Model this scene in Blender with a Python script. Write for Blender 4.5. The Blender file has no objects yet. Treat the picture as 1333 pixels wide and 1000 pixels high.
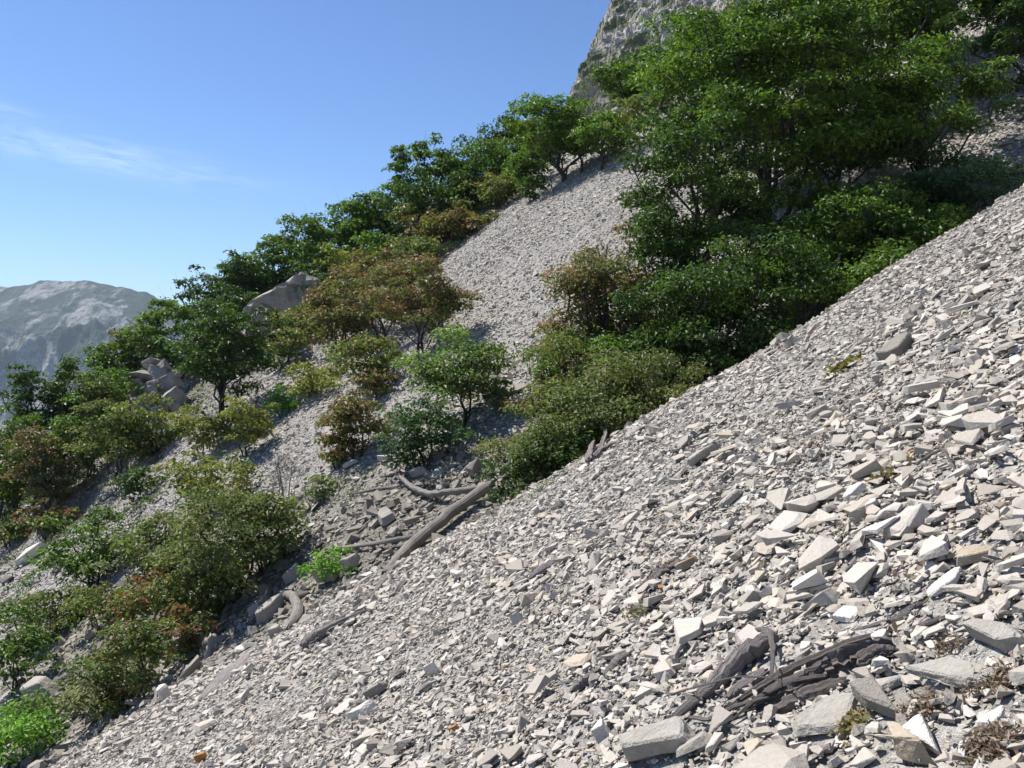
import bpy, bmesh, math, random
import numpy as np
from mathutils import Vector, Matrix, Euler
rng = np.random.default_rng(7)
random.seed(7)
sc = bpy.context.scene
COL = sc.collection

# ------------------------------------------------------------------ camera, sky, sun
F = 1088.0 / 1333.0
cam = bpy.data.cameras.new('camera'); camo = bpy.data.objects.new('camera', cam); COL.objects.link(camo)
cam.sensor_width = 36.0; cam.lens = 36.0 * F; cam.shift_y = -0.045
cam.clip_start = 0.05; cam.clip_end = 30000
camo.location = (0, 0, 0); camo.rotation_euler = (math.radians(90), 0, 0)
sc.camera = camo
sc.view_settings.view_transform = 'Standard'; sc.view_settings.look = 'None'
sc.view_settings.exposure = 0.68; sc.view_settings.gamma = 1.0; sc.view_settings.use_curve_mapping = False
SUN = Vector((-0.50, 0.30, 0.81)).normalized()
SUN_EL = math.asin(SUN.z); SUN_AZ = math.atan2(SUN.x, SUN.y)
world = bpy.data.worlds.new('World'); sc.world = world; world.use_nodes = True
wn = world.node_tree; wn.nodes.clear()
def N(nt, t, **kw):
    n = nt.nodes.new(t)
    for k, v in kw.items():
        if k in ('inp',):
            for kk, vv in v.items(): n.inputs[kk].default_value = vv
        else: setattr(n, k, v)
    return n
sky = N(wn, 'ShaderNodeTexSky', sky_type='NISHITA', sun_disc=False, sun_elevation=SUN_EL,
        sun_rotation=SUN_AZ, altitude=900, air_density=1.0, dust_density=0.35, ozone_density=2.0)
bg = N(wn, 'ShaderNodeBackground', inp={'Strength': 0.098}); wo = N(wn, 'ShaderNodeOutputWorld')
# thin cirrus: streaks in the sky, by direction
tc = N(wn, 'ShaderNodeTexCoord')
sep = N(wn, 'ShaderNodeSeparateXYZ'); wn.links.new(tc.outputs['Generated'], sep.inputs[0])
def M_(nt, op, a, b=None, c=None, clamp=False):
    n = nt.nodes.new('ShaderNodeMath'); n.operation = op; n.use_clamp = clamp
    for i, v in enumerate((a, b, c)):
        if v is None: continue
        if isinstance(v, (int, float)): n.inputs[i].default_value = v
        else: nt.links.new(v, n.inputs[i])
    return n.outputs[0]
az = M_(wn, 'ARCTAN2', sep.outputs[0], sep.outputs[1])
el = M_(wn, 'ARCSINE', sep.outputs[2])
band = M_(wn, 'ADD', el, M_(wn, 'MULTIPLY', az, 0.10))            # streaks fall slowly to the right
cmb = N(wn, 'ShaderNodeCombineXYZ')
wn.links.new(M_(wn, 'MULTIPLY', az, 11.0), cmb.inputs[0]); wn.links.new(M_(wn, 'MULTIPLY', band, 62.0), cmb.inputs[1])
cn = N(wn, 'ShaderNodeTexNoise', inp={'Scale': 1.3, 'Detail': 6.0, 'Roughness': 0.66, 'Distortion': 1.3})
wn.links.new(cmb.outputs[0], cn.inputs['Vector'])
def bell(x, c, w):
    d = M_(wn, 'DIVIDE', M_(wn, 'SUBTRACT', x, c), w)
    return M_(wn, 'EXPONENT', M_(wn, 'MULTIPLY', M_(wn, 'MULTIPLY', d, d), -1.0))
wisp = M_(wn, 'MULTIPLY', M_(wn, 'SUBTRACT', cn.outputs[0], 0.36, clamp=True), 2.6)
m1 = M_(wn, 'MULTIPLY', bell(band, 0.147, 0.017), bell(az, -0.46, 0.14))
m2 = M_(wn, 'MULTIPLY', bell(band, 0.176, 0.007), bell(az, -0.60, 0.08))
mask = M_(wn, 'MULTIPLY', wisp, M_(wn, 'ADD', m1, M_(wn, 'MULTIPLY', m2, 0.9)), clamp=True)
cmix = N(wn, 'ShaderNodeMix', data_type='RGBA')
wn.links.new(M_(wn, 'MULTIPLY', mask, 0.5), cmix.inputs['Factor'])
tint = N(wn, 'ShaderNodeMix', data_type='RGBA', blend_type='MULTIPLY'); tint.inputs['Factor'].default_value = 1.0
tint.inputs['B'].default_value = (0.55, 0.70, 0.92, 1)
wn.links.new(sky.outputs[0], tint.inputs['A'])
wn.links.new(tint.outputs['Result'], cmix.inputs['A']); cmix.inputs['B'].default_value = (6.0, 7.2, 8.6, 1)
wn.links.new(cmix.outputs['Result'], bg.inputs['Color']); wn.links.new(bg.outputs[0], wo.inputs[0])
sl = bpy.data.lights.new('sun', 'SUN'); sl.energy = 4.8; sl.angle = math.radians(0.53); sl.color = (1.0, 0.955, 0.89)
so = bpy.data.objects.new('sun', sl); COL.objects.link(so)
so.rotation_euler = (-SUN).to_track_quat('-Z', 'Y').to_euler(); so.location = (0, 0, 200)
try:
    sc.cycles.use_denoising = True; sc.cycles.max_bounces = 8; sc.cycles.volume_bounces = 1
    sc.cycles.transparent_max_bounces = 4; sc.cycles.diffuse_bounces = 3
except Exception: pass

# ------------------------------------------------------------------ noise
def _h(ix, iy, iz, s):
    n = (ix.astype(np.int64) * 374761393 + iy.astype(np.int64) * 668265263 + iz.astype(np.int64) * 2147483647 + s * 974634777) & 0xFFFFFFFF
    n = ((n ^ (n >> 13)) * 1274126177) & 0xFFFFFFFF
    n = ((n ^ (n >> 15)) * 2246822519) & 0xFFFFFFFF
    return ((n ^ (n >> 16)) & 0xFFFFFF) / 16777216.0
def vn(x, y, z=0.0, s=0):
    x, y, z = np.broadcast_arrays(np.asarray(x, float), np.asarray(y, float), np.asarray(z, float))
    ix, iy, iz = np.floor(x), np.floor(y), np.floor(z); fx, fy, fz = x - ix, y - iy, z - iz
    fx, fy, fz = [t * t * (3 - 2 * t) for t in (fx, fy, fz)]
    r = 0
    for a in (0, 1):
        for b in (0, 1):
            for c in (0, 1):
                r = r + _h(ix + a, iy + b, iz + c, s) * (fx if a else 1 - fx) * (fy if b else 1 - fy) * (fz if c else 1 - fz)
    return r * 2 - 1
def fbm(x, y, z=0.0, s=0, o=4, g=0.5):
    r = 0; a = 1.0; t = 0; k = 1.0
    for i in range(o):
        r = r + a * vn(np.asarray(x) * k, np.asarray(y) * k, np.asarray(z) * k, s + i * 17); t += a; a *= g; k *= 2.03
    return r / t
def ridged(x, y, s=0, o=5):
    r = 0; a = 1.0; t = 0; k = 1.0
    for i in range(o):
        r = r + a * (1 - np.abs(vn(x * k, y * k, 0.0, s + i * 31)) * 2); t += a; a *= .5; k *= 2.1
    return r / t
def sstep(a, b, x):
    t = np.clip((x - a) / (b - a), 0, 1); return t * t * (3 - 2 * t)

# ------------------------------------------------------------------ terrain: one long slope rising to the right
def terrain(x, y, fine=True):
    x = np.asarray(x, float); y = np.asarray(y, float)
    d = sstep(-3.5, 3.5, x)
    yy = y + 0.25 * fbm(x * .35, y * 0 + 3, 0, 5, 2)
    gn = -1.6 - 0.06 * yy
    gy = np.array([11.8, 12.6, 13.6, 16.0, 20.0, 24.0, 34.0, 45.0, 52.0, 60.0, 72.0, 100.0, 220.0, 600.0, 2000.0])
    gl = np.array([-2.31, -2.40, -2.62, -2.75, -1.60, -.35, 2.95, 6.50, 9.2, 12.0, 12.6, 13.0, 4.0, -60.0, -300.0])
    gr = np.array([-2.31, -2.42, -3.10, -4.60, -2.60, -.65, 2.95, 6.50, 9.2, 12.0, 12.6, 13.0, 4.0, -60.0, -300.0])
    g = np.where(yy < 11.8, gn, np.interp(yy, gy, gl) * (1 - d) + np.interp(yy, gy, gr) * d)
    z = 0.6 * x + g
    far = sstep(10, 40, np.hypot(x, y))
    z = z + (0.09 * fbm(x * .5, y * .5, 0, 1, 3) + .05 * fbm(x * 1.3, y * 1.3, 0, 14, 2)) * sstep(1.0, 4.0, np.hypot(x, y)) + far * 0.45 * fbm(x * .13, y * .13, 0, 2, 3)
    # rocky ground under the scrub on the left flank
    left = sstep(-5, -14, x - 0.1 * (y - 20)) * sstep(15, 24, y)
    z = z + left * (0.7 * fbm(x * .35, y * .35, 0, 9, 4) + 0.5)
    if fine: z = z + 0.02 * fbm(x * 4, y * 4, 0, 3, 2)
    return np.maximum(z, -420 + 8 * fbm(x * .004, y * .004, 0, 12, 3))
def uv(px, py): return (px - 666.5) / 1088.0, (440.0 - py) / 1088.0
_ys = np.concatenate([np.arange(1.2, 20, .03), np.arange(20, 90, .12)])
def hit(px, py):
    """where the view ray of a photo pixel meets the ground"""
    u, v = uv(px, py)
    zt = terrain(u * _ys, _ys); below = np.nonzero(zt >= v * _ys)[0]
    y = _ys[below[0]] if len(below) else 60.0
    return Vector((u * y, y, float(terrain(u * y, y))))
def tz(x, y): return float(terrain(x, y))

# ------------------------------------------------------------------ helpers
def tag(o, label=None, cat=None, group=None, kind=None):
    if label: o['label'] = label
    if cat: o['category'] = cat
    if group: o['group'] = group
    if kind: o['kind'] = kind
    return o
def link(name, me, mat=None, parent=None):
    o = bpy.data.objects.new(name, me); COL.objects.link(o)
    if mat is not None and me is not None and not me.materials: me.materials.append(mat)
    if parent is not None: o.parent = parent
    return o
def mesh_np(name, V, Fc, smooth=False, tint=None):
    """V (n,3), Fc (m,k) array; tint (n,3) point colours"""
    me = bpy.data.meshes.new(name); V = np.asarray(V, np.float32); Fc = np.asarray(Fc, np.int32)
    me.vertices.add(len(V)); me.vertices.foreach_set('co', V.ravel())
    m, k = Fc.shape
    me.loops.add(m * k); me.loops.foreach_set('vertex_index', Fc.ravel())
    me.polygons.add(m); me.polygons.foreach_set('loop_start', np.arange(0, m * k, k, dtype=np.int32))
    me.polygons.foreach_set('use_smooth', np.full(m, smooth, bool))
    if tint is not None:
        a = me.attributes.new('tint', 'FLOAT_COLOR', 'POINT')
        a.data.foreach_set('color', np.concatenate([tint, np.ones((len(tint), 1))], 1).astype(np.float32).ravel())
    me.update(calc_edges=True); return me
def grid(xs, ys, zf, name, smooth=True):
    X, Y = np.meshgrid(xs, ys); Z = zf(X, Y); nx, ny = len(xs), len(ys)
    V = np.stack([X.ravel(), Y.ravel(), Z.ravel()], 1)
    i = np.arange(nx * ny).reshape(ny, nx)
    Fc = np.stack([i[:-1, :-1].ravel(), i[:-1, 1:].ravel(), i[1:, 1:].ravel(), i[1:, :-1].ravel()], 1)
    return mesh_np(name, V, Fc, smooth)

# ------------------------------------------------------------------ materials
def mat(name):
    m = bpy.data.materials.new(name); m.use_nodes = True; nt = m.node_tree
    b = nt.nodes['Principled BSDF']; b.inputs['Specular IOR Level'].default_value = 0.25
    return m, nt, b
def ramp(nt, fac, stops, interp='LINEAR'):
    r = nt.nodes.new('ShaderNodeValToRGB'); r.color_ramp.interpolation = interp
    while len(r.color_ramp.elements) < len(stops): r.color_ramp.elements.new(0.5)
    for e, (p, c) in zip(r.color_ramp.elements, stops): e.position = p; e.color = (*c, 1)
    if fac is not None: nt.links.new(fac, r.inputs[0])
    return r.outputs[0]
def noise(nt, vec, scale, detail=4, rough=.55, dist=0):
    n = N(nt, 'ShaderNodeTexNoise', inp={'Scale': scale, 'Detail': detail, 'Roughness': rough, 'Distortion': dist})
    if vec is not None: nt.links.new(vec, n.inputs['Vector'])
    return n.outputs[0]
def mix(nt, f, a, b, blend='MIX'):
    n = N(nt, 'ShaderNodeMix', data_type='RGBA', blend_type=blend)
    for s, v in (('Factor', f), ('A', a), ('B', b)):
        if isinstance(v, (int, float)): n.inputs[s].default_value = v
        elif isinstance(v, tuple): n.inputs[s].default_value = (*v, 1)
        else: nt.links.new(v, n.inputs[s])
    return n.outputs['Result']
def bump(nt, b, h, strength, dist):
    n = N(nt, 'ShaderNodeBump', inp={'Strength': strength, 'Distance': dist}); nt.links.new(h, n.inputs['Height']); nt.links.new(n.outputs[0], b.inputs['Normal'])

def stone_material(name, pale=1.0, wash=(1.0, .955, .89)):
    m, nt, b = mat(name)
    oi = N(nt, 'ShaderNodeObjectInfo'); geo = N(nt, 'ShaderNodeNewGeometry')
    base = ramp(nt, oi.outputs['Random'], [(0, (.30, .285, .265)), (.16, (.375, .358, .335)), (.42, (.45, .432, .405)), (.66, (.51, .492, .465)),
                 (.84, (.40, .372, .33)), (.925, (.60, .59, .57)), (.972, (.45, .40, .33)), (.9982, (.44, .29, .17))], 'CONSTANT')
    n1 = noise(nt, geo.outputs['Position'], 9, 5, .6); n2 = noise(nt, geo.outputs['Position'], 70, 3, .6)
    c = mix(nt, M_(nt, 'MULTIPLY', n1, .5), base, (.36, .335, .30))
    c = mix(nt, 1.0, c, ramp(nt, n2, [(.25, (.86, .85, .84)), (.7, (1.06, 1.06, 1.06))]), 'MULTIPLY')
    c = mix(nt, 1.0, c, wash, 'MULTIPLY')
    nt.links.new(c, b.inputs['Base Color']); b.inputs['Roughness'].default_value = .88
    bump(nt, b, M_(nt, 'ADD', n2, M_(nt, 'MULTIPLY', noise(nt, geo.outputs['Position'], 22, 4, .6), 1.4)), .6, .006)
    return m
M_STONE = stone_material('limestone')
M_DIRTY = stone_material('weathered_limestone', 1.0, (.70, .665, .61))

def plain_stone(name, col, vein=(.3, .28, .25), sc_=8, brown=0):
    m, nt, b = mat(name)
    g = N(nt, 'ShaderNodeNewGeometry')
    a = noise(nt, g.outputs['Position'], sc_, 6, .62); f = noise(nt, g.outputs['Position'], sc_ * 8, 4, .65)
    c = mix(nt, ramp(nt, a, [(.35, (0, 0, 0)), (.72, (1, 1, 1))]), col, vein)
    if brown:
        bb = noise(nt, g.outputs['Position'], sc_ * .5, 4, .5)
        c = mix(nt, ramp(nt, bb, [(.5, (0, 0, 0)), (.62, (brown, brown, brown))]), c, (.27, .18, .10))
    c = mix(nt, 1.0, c, ramp(nt, f, [(.3, (.8, .8, .8)), (.7, (1.08, 1.08, 1.08))]), 'MULTIPLY')
    c = mix(nt, 1.0, c, (1.0, .955, .89), 'MULTIPLY')
    nt.links.new(c, b.inputs['Base Color']); b.inputs['Roughness'].default_value = .87
    bump(nt, b, M_(nt, 'ADD', f, M_(nt, 'MULTIPLY', a, 1.5)), .6, .02)
    return m
M_GREY = plain_stone('grey_slab', (.42, .405, .38), (.30, .29, .27))
M_WHITE = plain_stone('white_slab', (.74, .73, .71), (.58, .56, .53))
M_TAN = plain_stone('tan_slab', (.45, .41, .34), (.33, .27, .19), 6, .9)
M_DARKROCK = plain_stone('dark_slab', (.31, .295, .275), (.22, .205, .185))
M_OUT = plain_stone('outcrop_rock', (.40, .385, .36), (.20, .19, .17), 1.8)

def ground_material():
    m, nt, b = mat('scree_ground')
    g = N(nt, 'ShaderNodeNewGeometry'); P = g.outputs['Position']
    vo = N(nt, 'ShaderNodeTexVoronoi', inp={'Scale': 9.0, 'Randomness': 1.0}); nt.links.new(P, vo.inputs['Vector'])
    vc = N(nt, 'ShaderNodeRGBToBW'); nt.links.new(vo.outputs['Color'], vc.inputs[0])
    stone = ramp(nt, vc.outputs[0], [(0, (.26, .245, .22)), (.35, (.32, .30, .27)), (.7, (.38, .36, .33)), (1, (.44, .42, .39))])
    big = noise(nt, P, .35, 5, .6)
    soil = mix(nt, noise(nt, P, 1.5, 5, .6), (.13, .115, .085), (.24, .215, .18))
    s = N(nt, 'ShaderNodeSeparateXYZ'); nt.links.new(P, s.inputs[0])
    # soil and grass grow on the left flank and beyond the upper scree
    li = M_(nt, 'ADD', M_(nt, 'MULTIPLY', s.outputs[0], -.08), M_(nt, 'MULTIPLY', M_(nt, 'SUBTRACT', s.outputs[1], 46), .05))
    gy2 = M_(nt, 'DIVIDE', M_(nt, 'SUBTRACT', s.outputs[1], 17.5), 3.2)
    gu = M_(nt, 'MULTIPLY', M_(nt, 'EXPONENT', M_(nt, 'MULTIPLY', M_(nt, 'MULTIPLY', gy2, gy2), -1.0)), M_(nt, 'SUBTRACT', .6, M_(nt, 'MULTIPLY', s.outputs[0], .6), clamp=True))
    fac = M_(nt, 'ADD', M_(nt, 'MAXIMUM', M_(nt, 'ADD', M_(nt, 'MULTIPLY', M_(nt, 'SUBTRACT', big, .5), 5.0), M_(nt, 'SUBTRACT', li, .55)), gu), 0.0, clamp=True)
    fac2 = M_(nt, 'MULTIPLY', fac, .85)
    c = mix(nt, fac2, stone, soil)
    grass = mix(nt, noise(nt, P, .8, 4, .6), (.07, .10, .03), (.12, .13, .055))
    c = mix(nt, M_(nt, 'MULTIPLY', M_(nt, 'MULTIPLY', fac2, M_(nt, 'SUBTRACT', 1.0, gu, clamp=True)), ramp(nt, noise(nt, P, .22, 5, .65), [(.42, (0, 0, 0)), (.58, (1, 1, 1))])), c, grass)
    nt.links.new(c, b.inputs['Base Color']); b.inputs['Roughness'].default_value = .95
    h = M_(nt, 'ADD', M_(nt, 'MULTIPLY', vo.outputs['Distance'], -1.0), noise(nt, P, 6, 5, .7))
    bump(nt, b, h, 1.0, .12)
    return m
M_GROUND = ground_material()

def cliff_material():
    m, nt, b = mat('cliff_rock')
    g = N(nt, 'ShaderNodeNewGeometry'); P = g.outputs['Position']
    mp = N(nt, 'ShaderNodeMapping'); mp.inputs['Rotation'].default_value = (0, math.radians(-40), 0); mp.inputs['Scale'].default_value = (.25, 1, 1.2)
    nt.links.new(P, mp.inputs[0])
    a = noise(nt, mp.outputs[0], .35, 7, .68); f = noise(nt, P, .9, 8, .72)
    rock = ramp(nt, a, [(.3, (.28, .26, .235)), (.44, (.46, .435, .40)), (.52, (.62, .59, .54)), (.6, (.46, .41, .35)), (.7, (.62, .57, .50))])
    rock = mix(nt, 1.0, rock, ramp(nt, f, [(.40, (.35, .34, .32)), (.48, (.85, .84, .82)), (.58, (1.1, 1.09, 1.07))]), 'MULTIPLY')
    orange = ramp(nt, noise(nt, P, .12, 4, .6), [(.56, (0, 0, 0)), (.64, (.55, .55, .55))])
    rock = mix(nt, orange, rock, (.38, .26, .17))
    gm = noise(nt, mp.outputs[0], .16, 5, .6); gm2 = noise(nt, P, .45, 5, .65)
    gf = M_(nt, 'MULTIPLY', ramp(nt, gm, [(.47, (0, 0, 0)), (.54, (1, 1, 1))]), ramp(nt, gm2, [(.38, (.1, .1, .1)), (.50, (.95, .95, .95))]))
    c = mix(nt, gf, rock, mix(nt, f, (.07, .095, .035), (.15, .17, .075)))
    nt.links.new(c, b.inputs['Base Color']); b.inputs['Roughness'].default_value = .95
    bump(nt, b, M_(nt, 'ADD', a, f), .8, .8)
    return m
def mountain_material():
    m, nt, b = mat('far_mountain_rock')
    g = N(nt, 'ShaderNodeNewGeometry'); P = g.outputs['Position']
    mp = N(nt, 'ShaderNodeMapping'); mp.inputs['Scale'].default_value = (1, .35, .35); nt.links.new(P, mp.inputs[0])
    mp.inputs['Rotation'].default_value = (0, math.radians(-32), 0)
    a = noise(nt, mp.outputs[0], .011, 8, .66, .4); bq = noise(nt, P, .004, 6, .62)
    f = noise(nt, P, .05, 5, .7)
    rock = ramp(nt, f, [(.3, (.13, .125, .115)), (.5, (.26, .25, .23)), (.72, (.40, .385, .355))])
    veg = mix(nt, f, (.012, .024, .010), (.045, .062, .028))
    k = M_(nt, 'ADD', M_(nt, 'MULTIPLY', a, .6), M_(nt, 'MULTIPLY', bq, .4))
    c = mix(nt, ramp(nt, k, [(.455, (1, 1, 1)), (.505, (0, 0, 0))]), veg, rock)
    nt.links.new(c, b.inputs['Base Color']); b.inputs['Roughness'].default_value = .95
    bump(nt, b, M_(nt, 'ADD', a, f), 1.0, 14)
    return m

def leaf_material():
    m = bpy.data.materials.new('leaf'); m.use_nodes = True; nt = m.node_tree; nt.nodes.clear()
    at = N(nt, 'ShaderNodeAttribute', attribute_name='tint'); out = N(nt, 'ShaderNodeOutputMaterial')
    p = N(nt, 'ShaderNodeBsdfPrincipled', inp={'Roughness': .5, 'Specular IOR Level': .3}); t = N(nt, 'ShaderNodeBsdfTranslucent')
    nt.links.new(at.outputs['Color'], p.inputs['Base Color'])
    tcx = mix(nt, 1.0, at.outputs['Color'], (1.25, 1.45, .6), 'MULTIPLY'); nt.links.new(tcx, t.inputs['Color'])
    mx = N(nt, 'ShaderNodeMixShader', inp={0: .36}); nt.links.new(p.outputs[0], mx.inputs[1]); nt.links.new(t.outputs[0], mx.inputs[2])
    nt.links.new(mx.outputs[0], out.inputs[0]); return m
M_LEAF = leaf_material()
def wood_material(name, c0, c1, along=6):
    m, nt, b = mat(name)
    g = N(nt, 'ShaderNodeTexCoord')
    at = N(nt, 'ShaderNodeAttribute', attribute_name='tint')     # tint = (angle x, angle y, distance along) for fibres
    s = N(nt, 'ShaderNodeMapping'); s.inputs['Scale'].default_value = (9, 9, along); nt.links.new(at.outputs['Vector'], s.inputs[0])
    a = noise(nt, s.outputs[0], 1.0, 6, .7, .3); k = noise(nt, g.outputs['Object'], 5, 4, .6)
    c = mix(nt, ramp(nt, a, [(.32, (0, 0, 0)), (.68, (1, 1, 1))]), c0, c1)
    c = mix(nt, M_(nt, 'MULTIPLY', k, .45), c, c0)
    nt.links.new(c, b.inputs['Base Color']); b.inputs['Roughness'].default_value = .9
    bump(nt, b, a, 1.0, .02); return m
M_DEAD = wood_material('weathered_wood', (.15, .125, .115), (.46, .42, .395))
M_DEAD2 = wood_material('dark_rotten_wood', (.12, .095, .083), (.40, .35, .32))
M_LOG = wood_material('log_bark', (.13, .11, .095), (.40, .37, .335), 3)
M_BARK = wood_material('bark', (.035, .03, .026), (.11, .10, .088), 3)
M_PALE = wood_material('pale_dead_bark', (.16, .15, .14), (.36, .34, .32), 3)

# ------------------------------------------------------------------ the setting
def spaced(lo, hi, n, c, k):
    """grid lines from lo to hi, densest near c"""
    a, b = math.asinh((lo - c) / k), math.asinh((hi - c) / k)
    return c + k * np.sinh(np.linspace(a, b, n))
ground = link('scree_slope', grid(spaced(-1500, 260, 430, 0, 9), spaced(-60, 1900, 470, 9, 10), terrain, 'scree_slope'), M_GROUND)
tag(ground, 'pale limestone scree slope falling from upper right to lower left', kind='structure')

def cliff_z(x, y):
    flank = 48.5 + 2.15 * (x - 13.4) + np.where(y < 160, .2, -.8) * (y - 160)
    front = 30 + 1.05 * (y - 116) + .8 * (x - 20)
    z = np.minimum(np.minimum(flank, front), 150 + .1 * x)
    return z
def cliff_mesh():
    me = grid(np.linspace(-15, 110, 600), np.linspace(98, 185, 420), cliff_z, 'cliff', False)
    n = len(me.vertices); V = np.empty(n * 3); me.vertices.foreach_get('co', V); V = V.reshape(-1, 3)
    x, y, z = V.T
    q = (x * .62 - z * .78); w = (x * .78 + z * .62)                       # along and across ledges that climb to the right
    d = 1.8 * fbm(q * .06, y * .06, w * .03, 41, 4) + .9 * (1 - 2 * np.abs(fbm(q * .22, y * .2, w * .07, 42, 4))) + 1.6 * np.abs(fbm(x * .5, y * .5, z * .35, 43, 5)) * 2
    led = (q * .16 + .7 * fbm(x * .06, y * .06, z * .06, 45, 3)) % 1.0
    d = d + 1.7 * sstep(0, .15, led) * (1 - sstep(.55, 1.0, led)) + .8 * fbm(x * 1.4, y * 1.3, z * 1.1, 46, 3)
    V = V + d[:, None] * np.array([[-.50, -.45, .70]]) * .62
    me.vertices.foreach_set('co', V.astype(np.float32).ravel()); me.update(); return me
cl = link('cliff', cliff_mesh(), cliff_material())
tag(cl, 'steep grey limestone cliff with green ledges above the trees', kind='structure')

def mount_z(x, y):
    u = x / y
    prof_u = np.array([-1.3, -.9, -.70, -.615, -.585, -.555, -.53, -.49, -.45, -.41, -.37, -.30, -.2, .2])
    prof_v = np.array([-.02, .03, .048, .052, .063, .068, .0685, .066, .058, .046, .03, 0., -.05, -.12])
    top = np.interp(u, prof_u, prof_v) * 3300
    s = np.clip((y - 1500) / 1800.0, 0, 1.0)
    z = -420 + (top + 420) * s ** 1.15
    z = np.where(y > 3300, top - (y - 3300) * .35, z)
    amp = 210 * sstep(0, .3, s) * (1 - .93 * sstep(2500, 3250, y))
    z = z + amp * ridged(x / 420 + y / 1000, y / 1100 - x / 1200, 51, 7) - amp * .35 + 26 * fbm(x / 60, y / 60, 0, 52, 4) * (1 - .5 * sstep(2500, 3300, y))
    return np.maximum(z, -520)
mt = link('distant_mountain', grid(np.concatenate([np.linspace(-4600, -2300, 60), np.linspace(-2290, -650, 420), np.linspace(-640, 900, 50)]), np.concatenate([np.linspace(1400, 3340, 330), np.linspace(3360, 4300, 30)]), mount_z, 'distant_mountain'), mountain_material())
tag(mt, 'hazy blue-grey mountain with pale rocky streaks far across the valley', kind='structure')
def ridge_z(x, y): return (np.interp(x / y, [-1.6, -.75, -.62, -.55, -.3], [.072, .067, .0625, .054, -.02]) * 5200 - np.abs(y - 5200) * .45) + 20 * fbm(x / 300, y / 300, 0, 61, 4)
rg = link('far_ridge', grid(np.linspace(-8500, -1300, 160), np.linspace(4400, 5900, 60), ridge_z, 'far_ridge'), bpy.data.materials['far_mountain_rock'])
tag(rg, 'blue hazy ridge behind the distant mountain', kind='structure')

# ------------------------------------------------------------------ stones
def hull_mesh(name, pts, sub=0, rough=0.0, seed=0):
    bm = bmesh.new()
    for p in pts: bm.verts.new(p)
    bmesh.ops.convex_hull(bm, input=bm.verts)
    loose = [v for v in bm.verts if not v.link_faces]; bmesh.ops.delete(bm, geom=loose, context='VERTS')
    bmesh.ops.dissolve_limit(bm, angle_limit=math.radians(7), verts=bm.verts, edges=bm.edges)
    if sub:
        bmesh.ops.bevel(bm, geom=list(bm.edges), offset=.007, segments=1, affect='EDGES', profile=.5)
        bmesh.ops.triangulate(bm, faces=bm.faces)
        bmesh.ops.subdivide_edges(bm, edges=[e for e in bm.edges if e.calc_length() > .18], cuts=sub, use_grid_fill=True)
        bmesh.ops.triangulate(bm, faces=bm.faces)
        bm.normal_update()
        co = np.array([v.co[:] for v in bm.verts]); nn = fbm(co[:, 0] * 4 + seed, co[:, 1] * 4, co[:, 2] * 6, seed, 3) * rough
        for v, d in zip(bm.verts, nn): v.co += v.normal * float(d)
    bmesh.ops.recalc_face_normals(bm, faces=bm.faces)
    me = bpy.data.meshes.new(name); bm.to_mesh(me); bm.free(); me.materials.append(M_STONE); return me
def slab_pts(r, thick=.16, wid=.7, wedge=.20):
    n = r.integers(5, 8); a = np.sort(r.uniform(0, 2 * math.pi, n)); pts = []
    a = a + np.linspace(0, .01, n)
    rad = r.uniform(.62, 1.15, n) * .5
    tx, ty = r.normal(0, wedge, 2); sx, sy = r.uniform(-.07, .07, 2)
    for t, q in zip(a, rad):
        x, y = math.cos(t) * q, math.sin(t) * q * wid
        k = r.uniform(.72, 1.0)
        pts.append((x, y, -thick * .5 * r.uniform(.3, 1)))
        pts.append((x * k + sx, y * k + sy, thick * .5 * r.uniform(.8, 1.1) + tx * x + ty * y))
    return pts
def chunk_pts(r, h=.42, wid=.75):
    pts = []
    for _ in range(11):
        d = r.normal(size=3); d /= np.abs(d).max() ** .5 * np.linalg.norm(d) ** .5
        pts.append((d[0] * .5, d[1] * .5 * wid, d[2] * .5 * h))
    return pts
protos = []
kit = bpy.data.collections.new('stone_kit')           # only a source for the loose stones' instances, never in the scene itself
for i in range(30):
    r = np.random.default_rng(100 + i)
    pts = slab_pts(r, r.uniform(.06, .18), r.uniform(.4, .9)) if i < 25 else chunk_pts(r, r.uniform(.35, .6), r.uniform(.6, .9))
    me = hull_mesh('stone_%02d' % i, pts); o = bpy.data.objects.new('stone_%02d' % i, me); kit.objects.link(o); protos.append(me)
kit_dirty = bpy.data.collections.new('weathered_stone_kit')
for i, me in enumerate(protos):
    m2 = me.copy(); m2.materials.clear(); m2.materials.append(M_DIRTY); o = bpy.data.objects.new('weathered_stone_%02d' % i, m2); kit_dirty.objects.link(o)
big_protos = []
for i in range(26):
    r = np.random.default_rng(300 + i)
    pts = slab_pts(r, r.uniform(.06, .18), r.uniform(.45, .95), .10) if i < 24 else chunk_pts(r, r.uniform(.35, .6), r.uniform(.6, .9))
    big_protos.append(hull_mesh('stone', pts, 1, .028, i))

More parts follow.
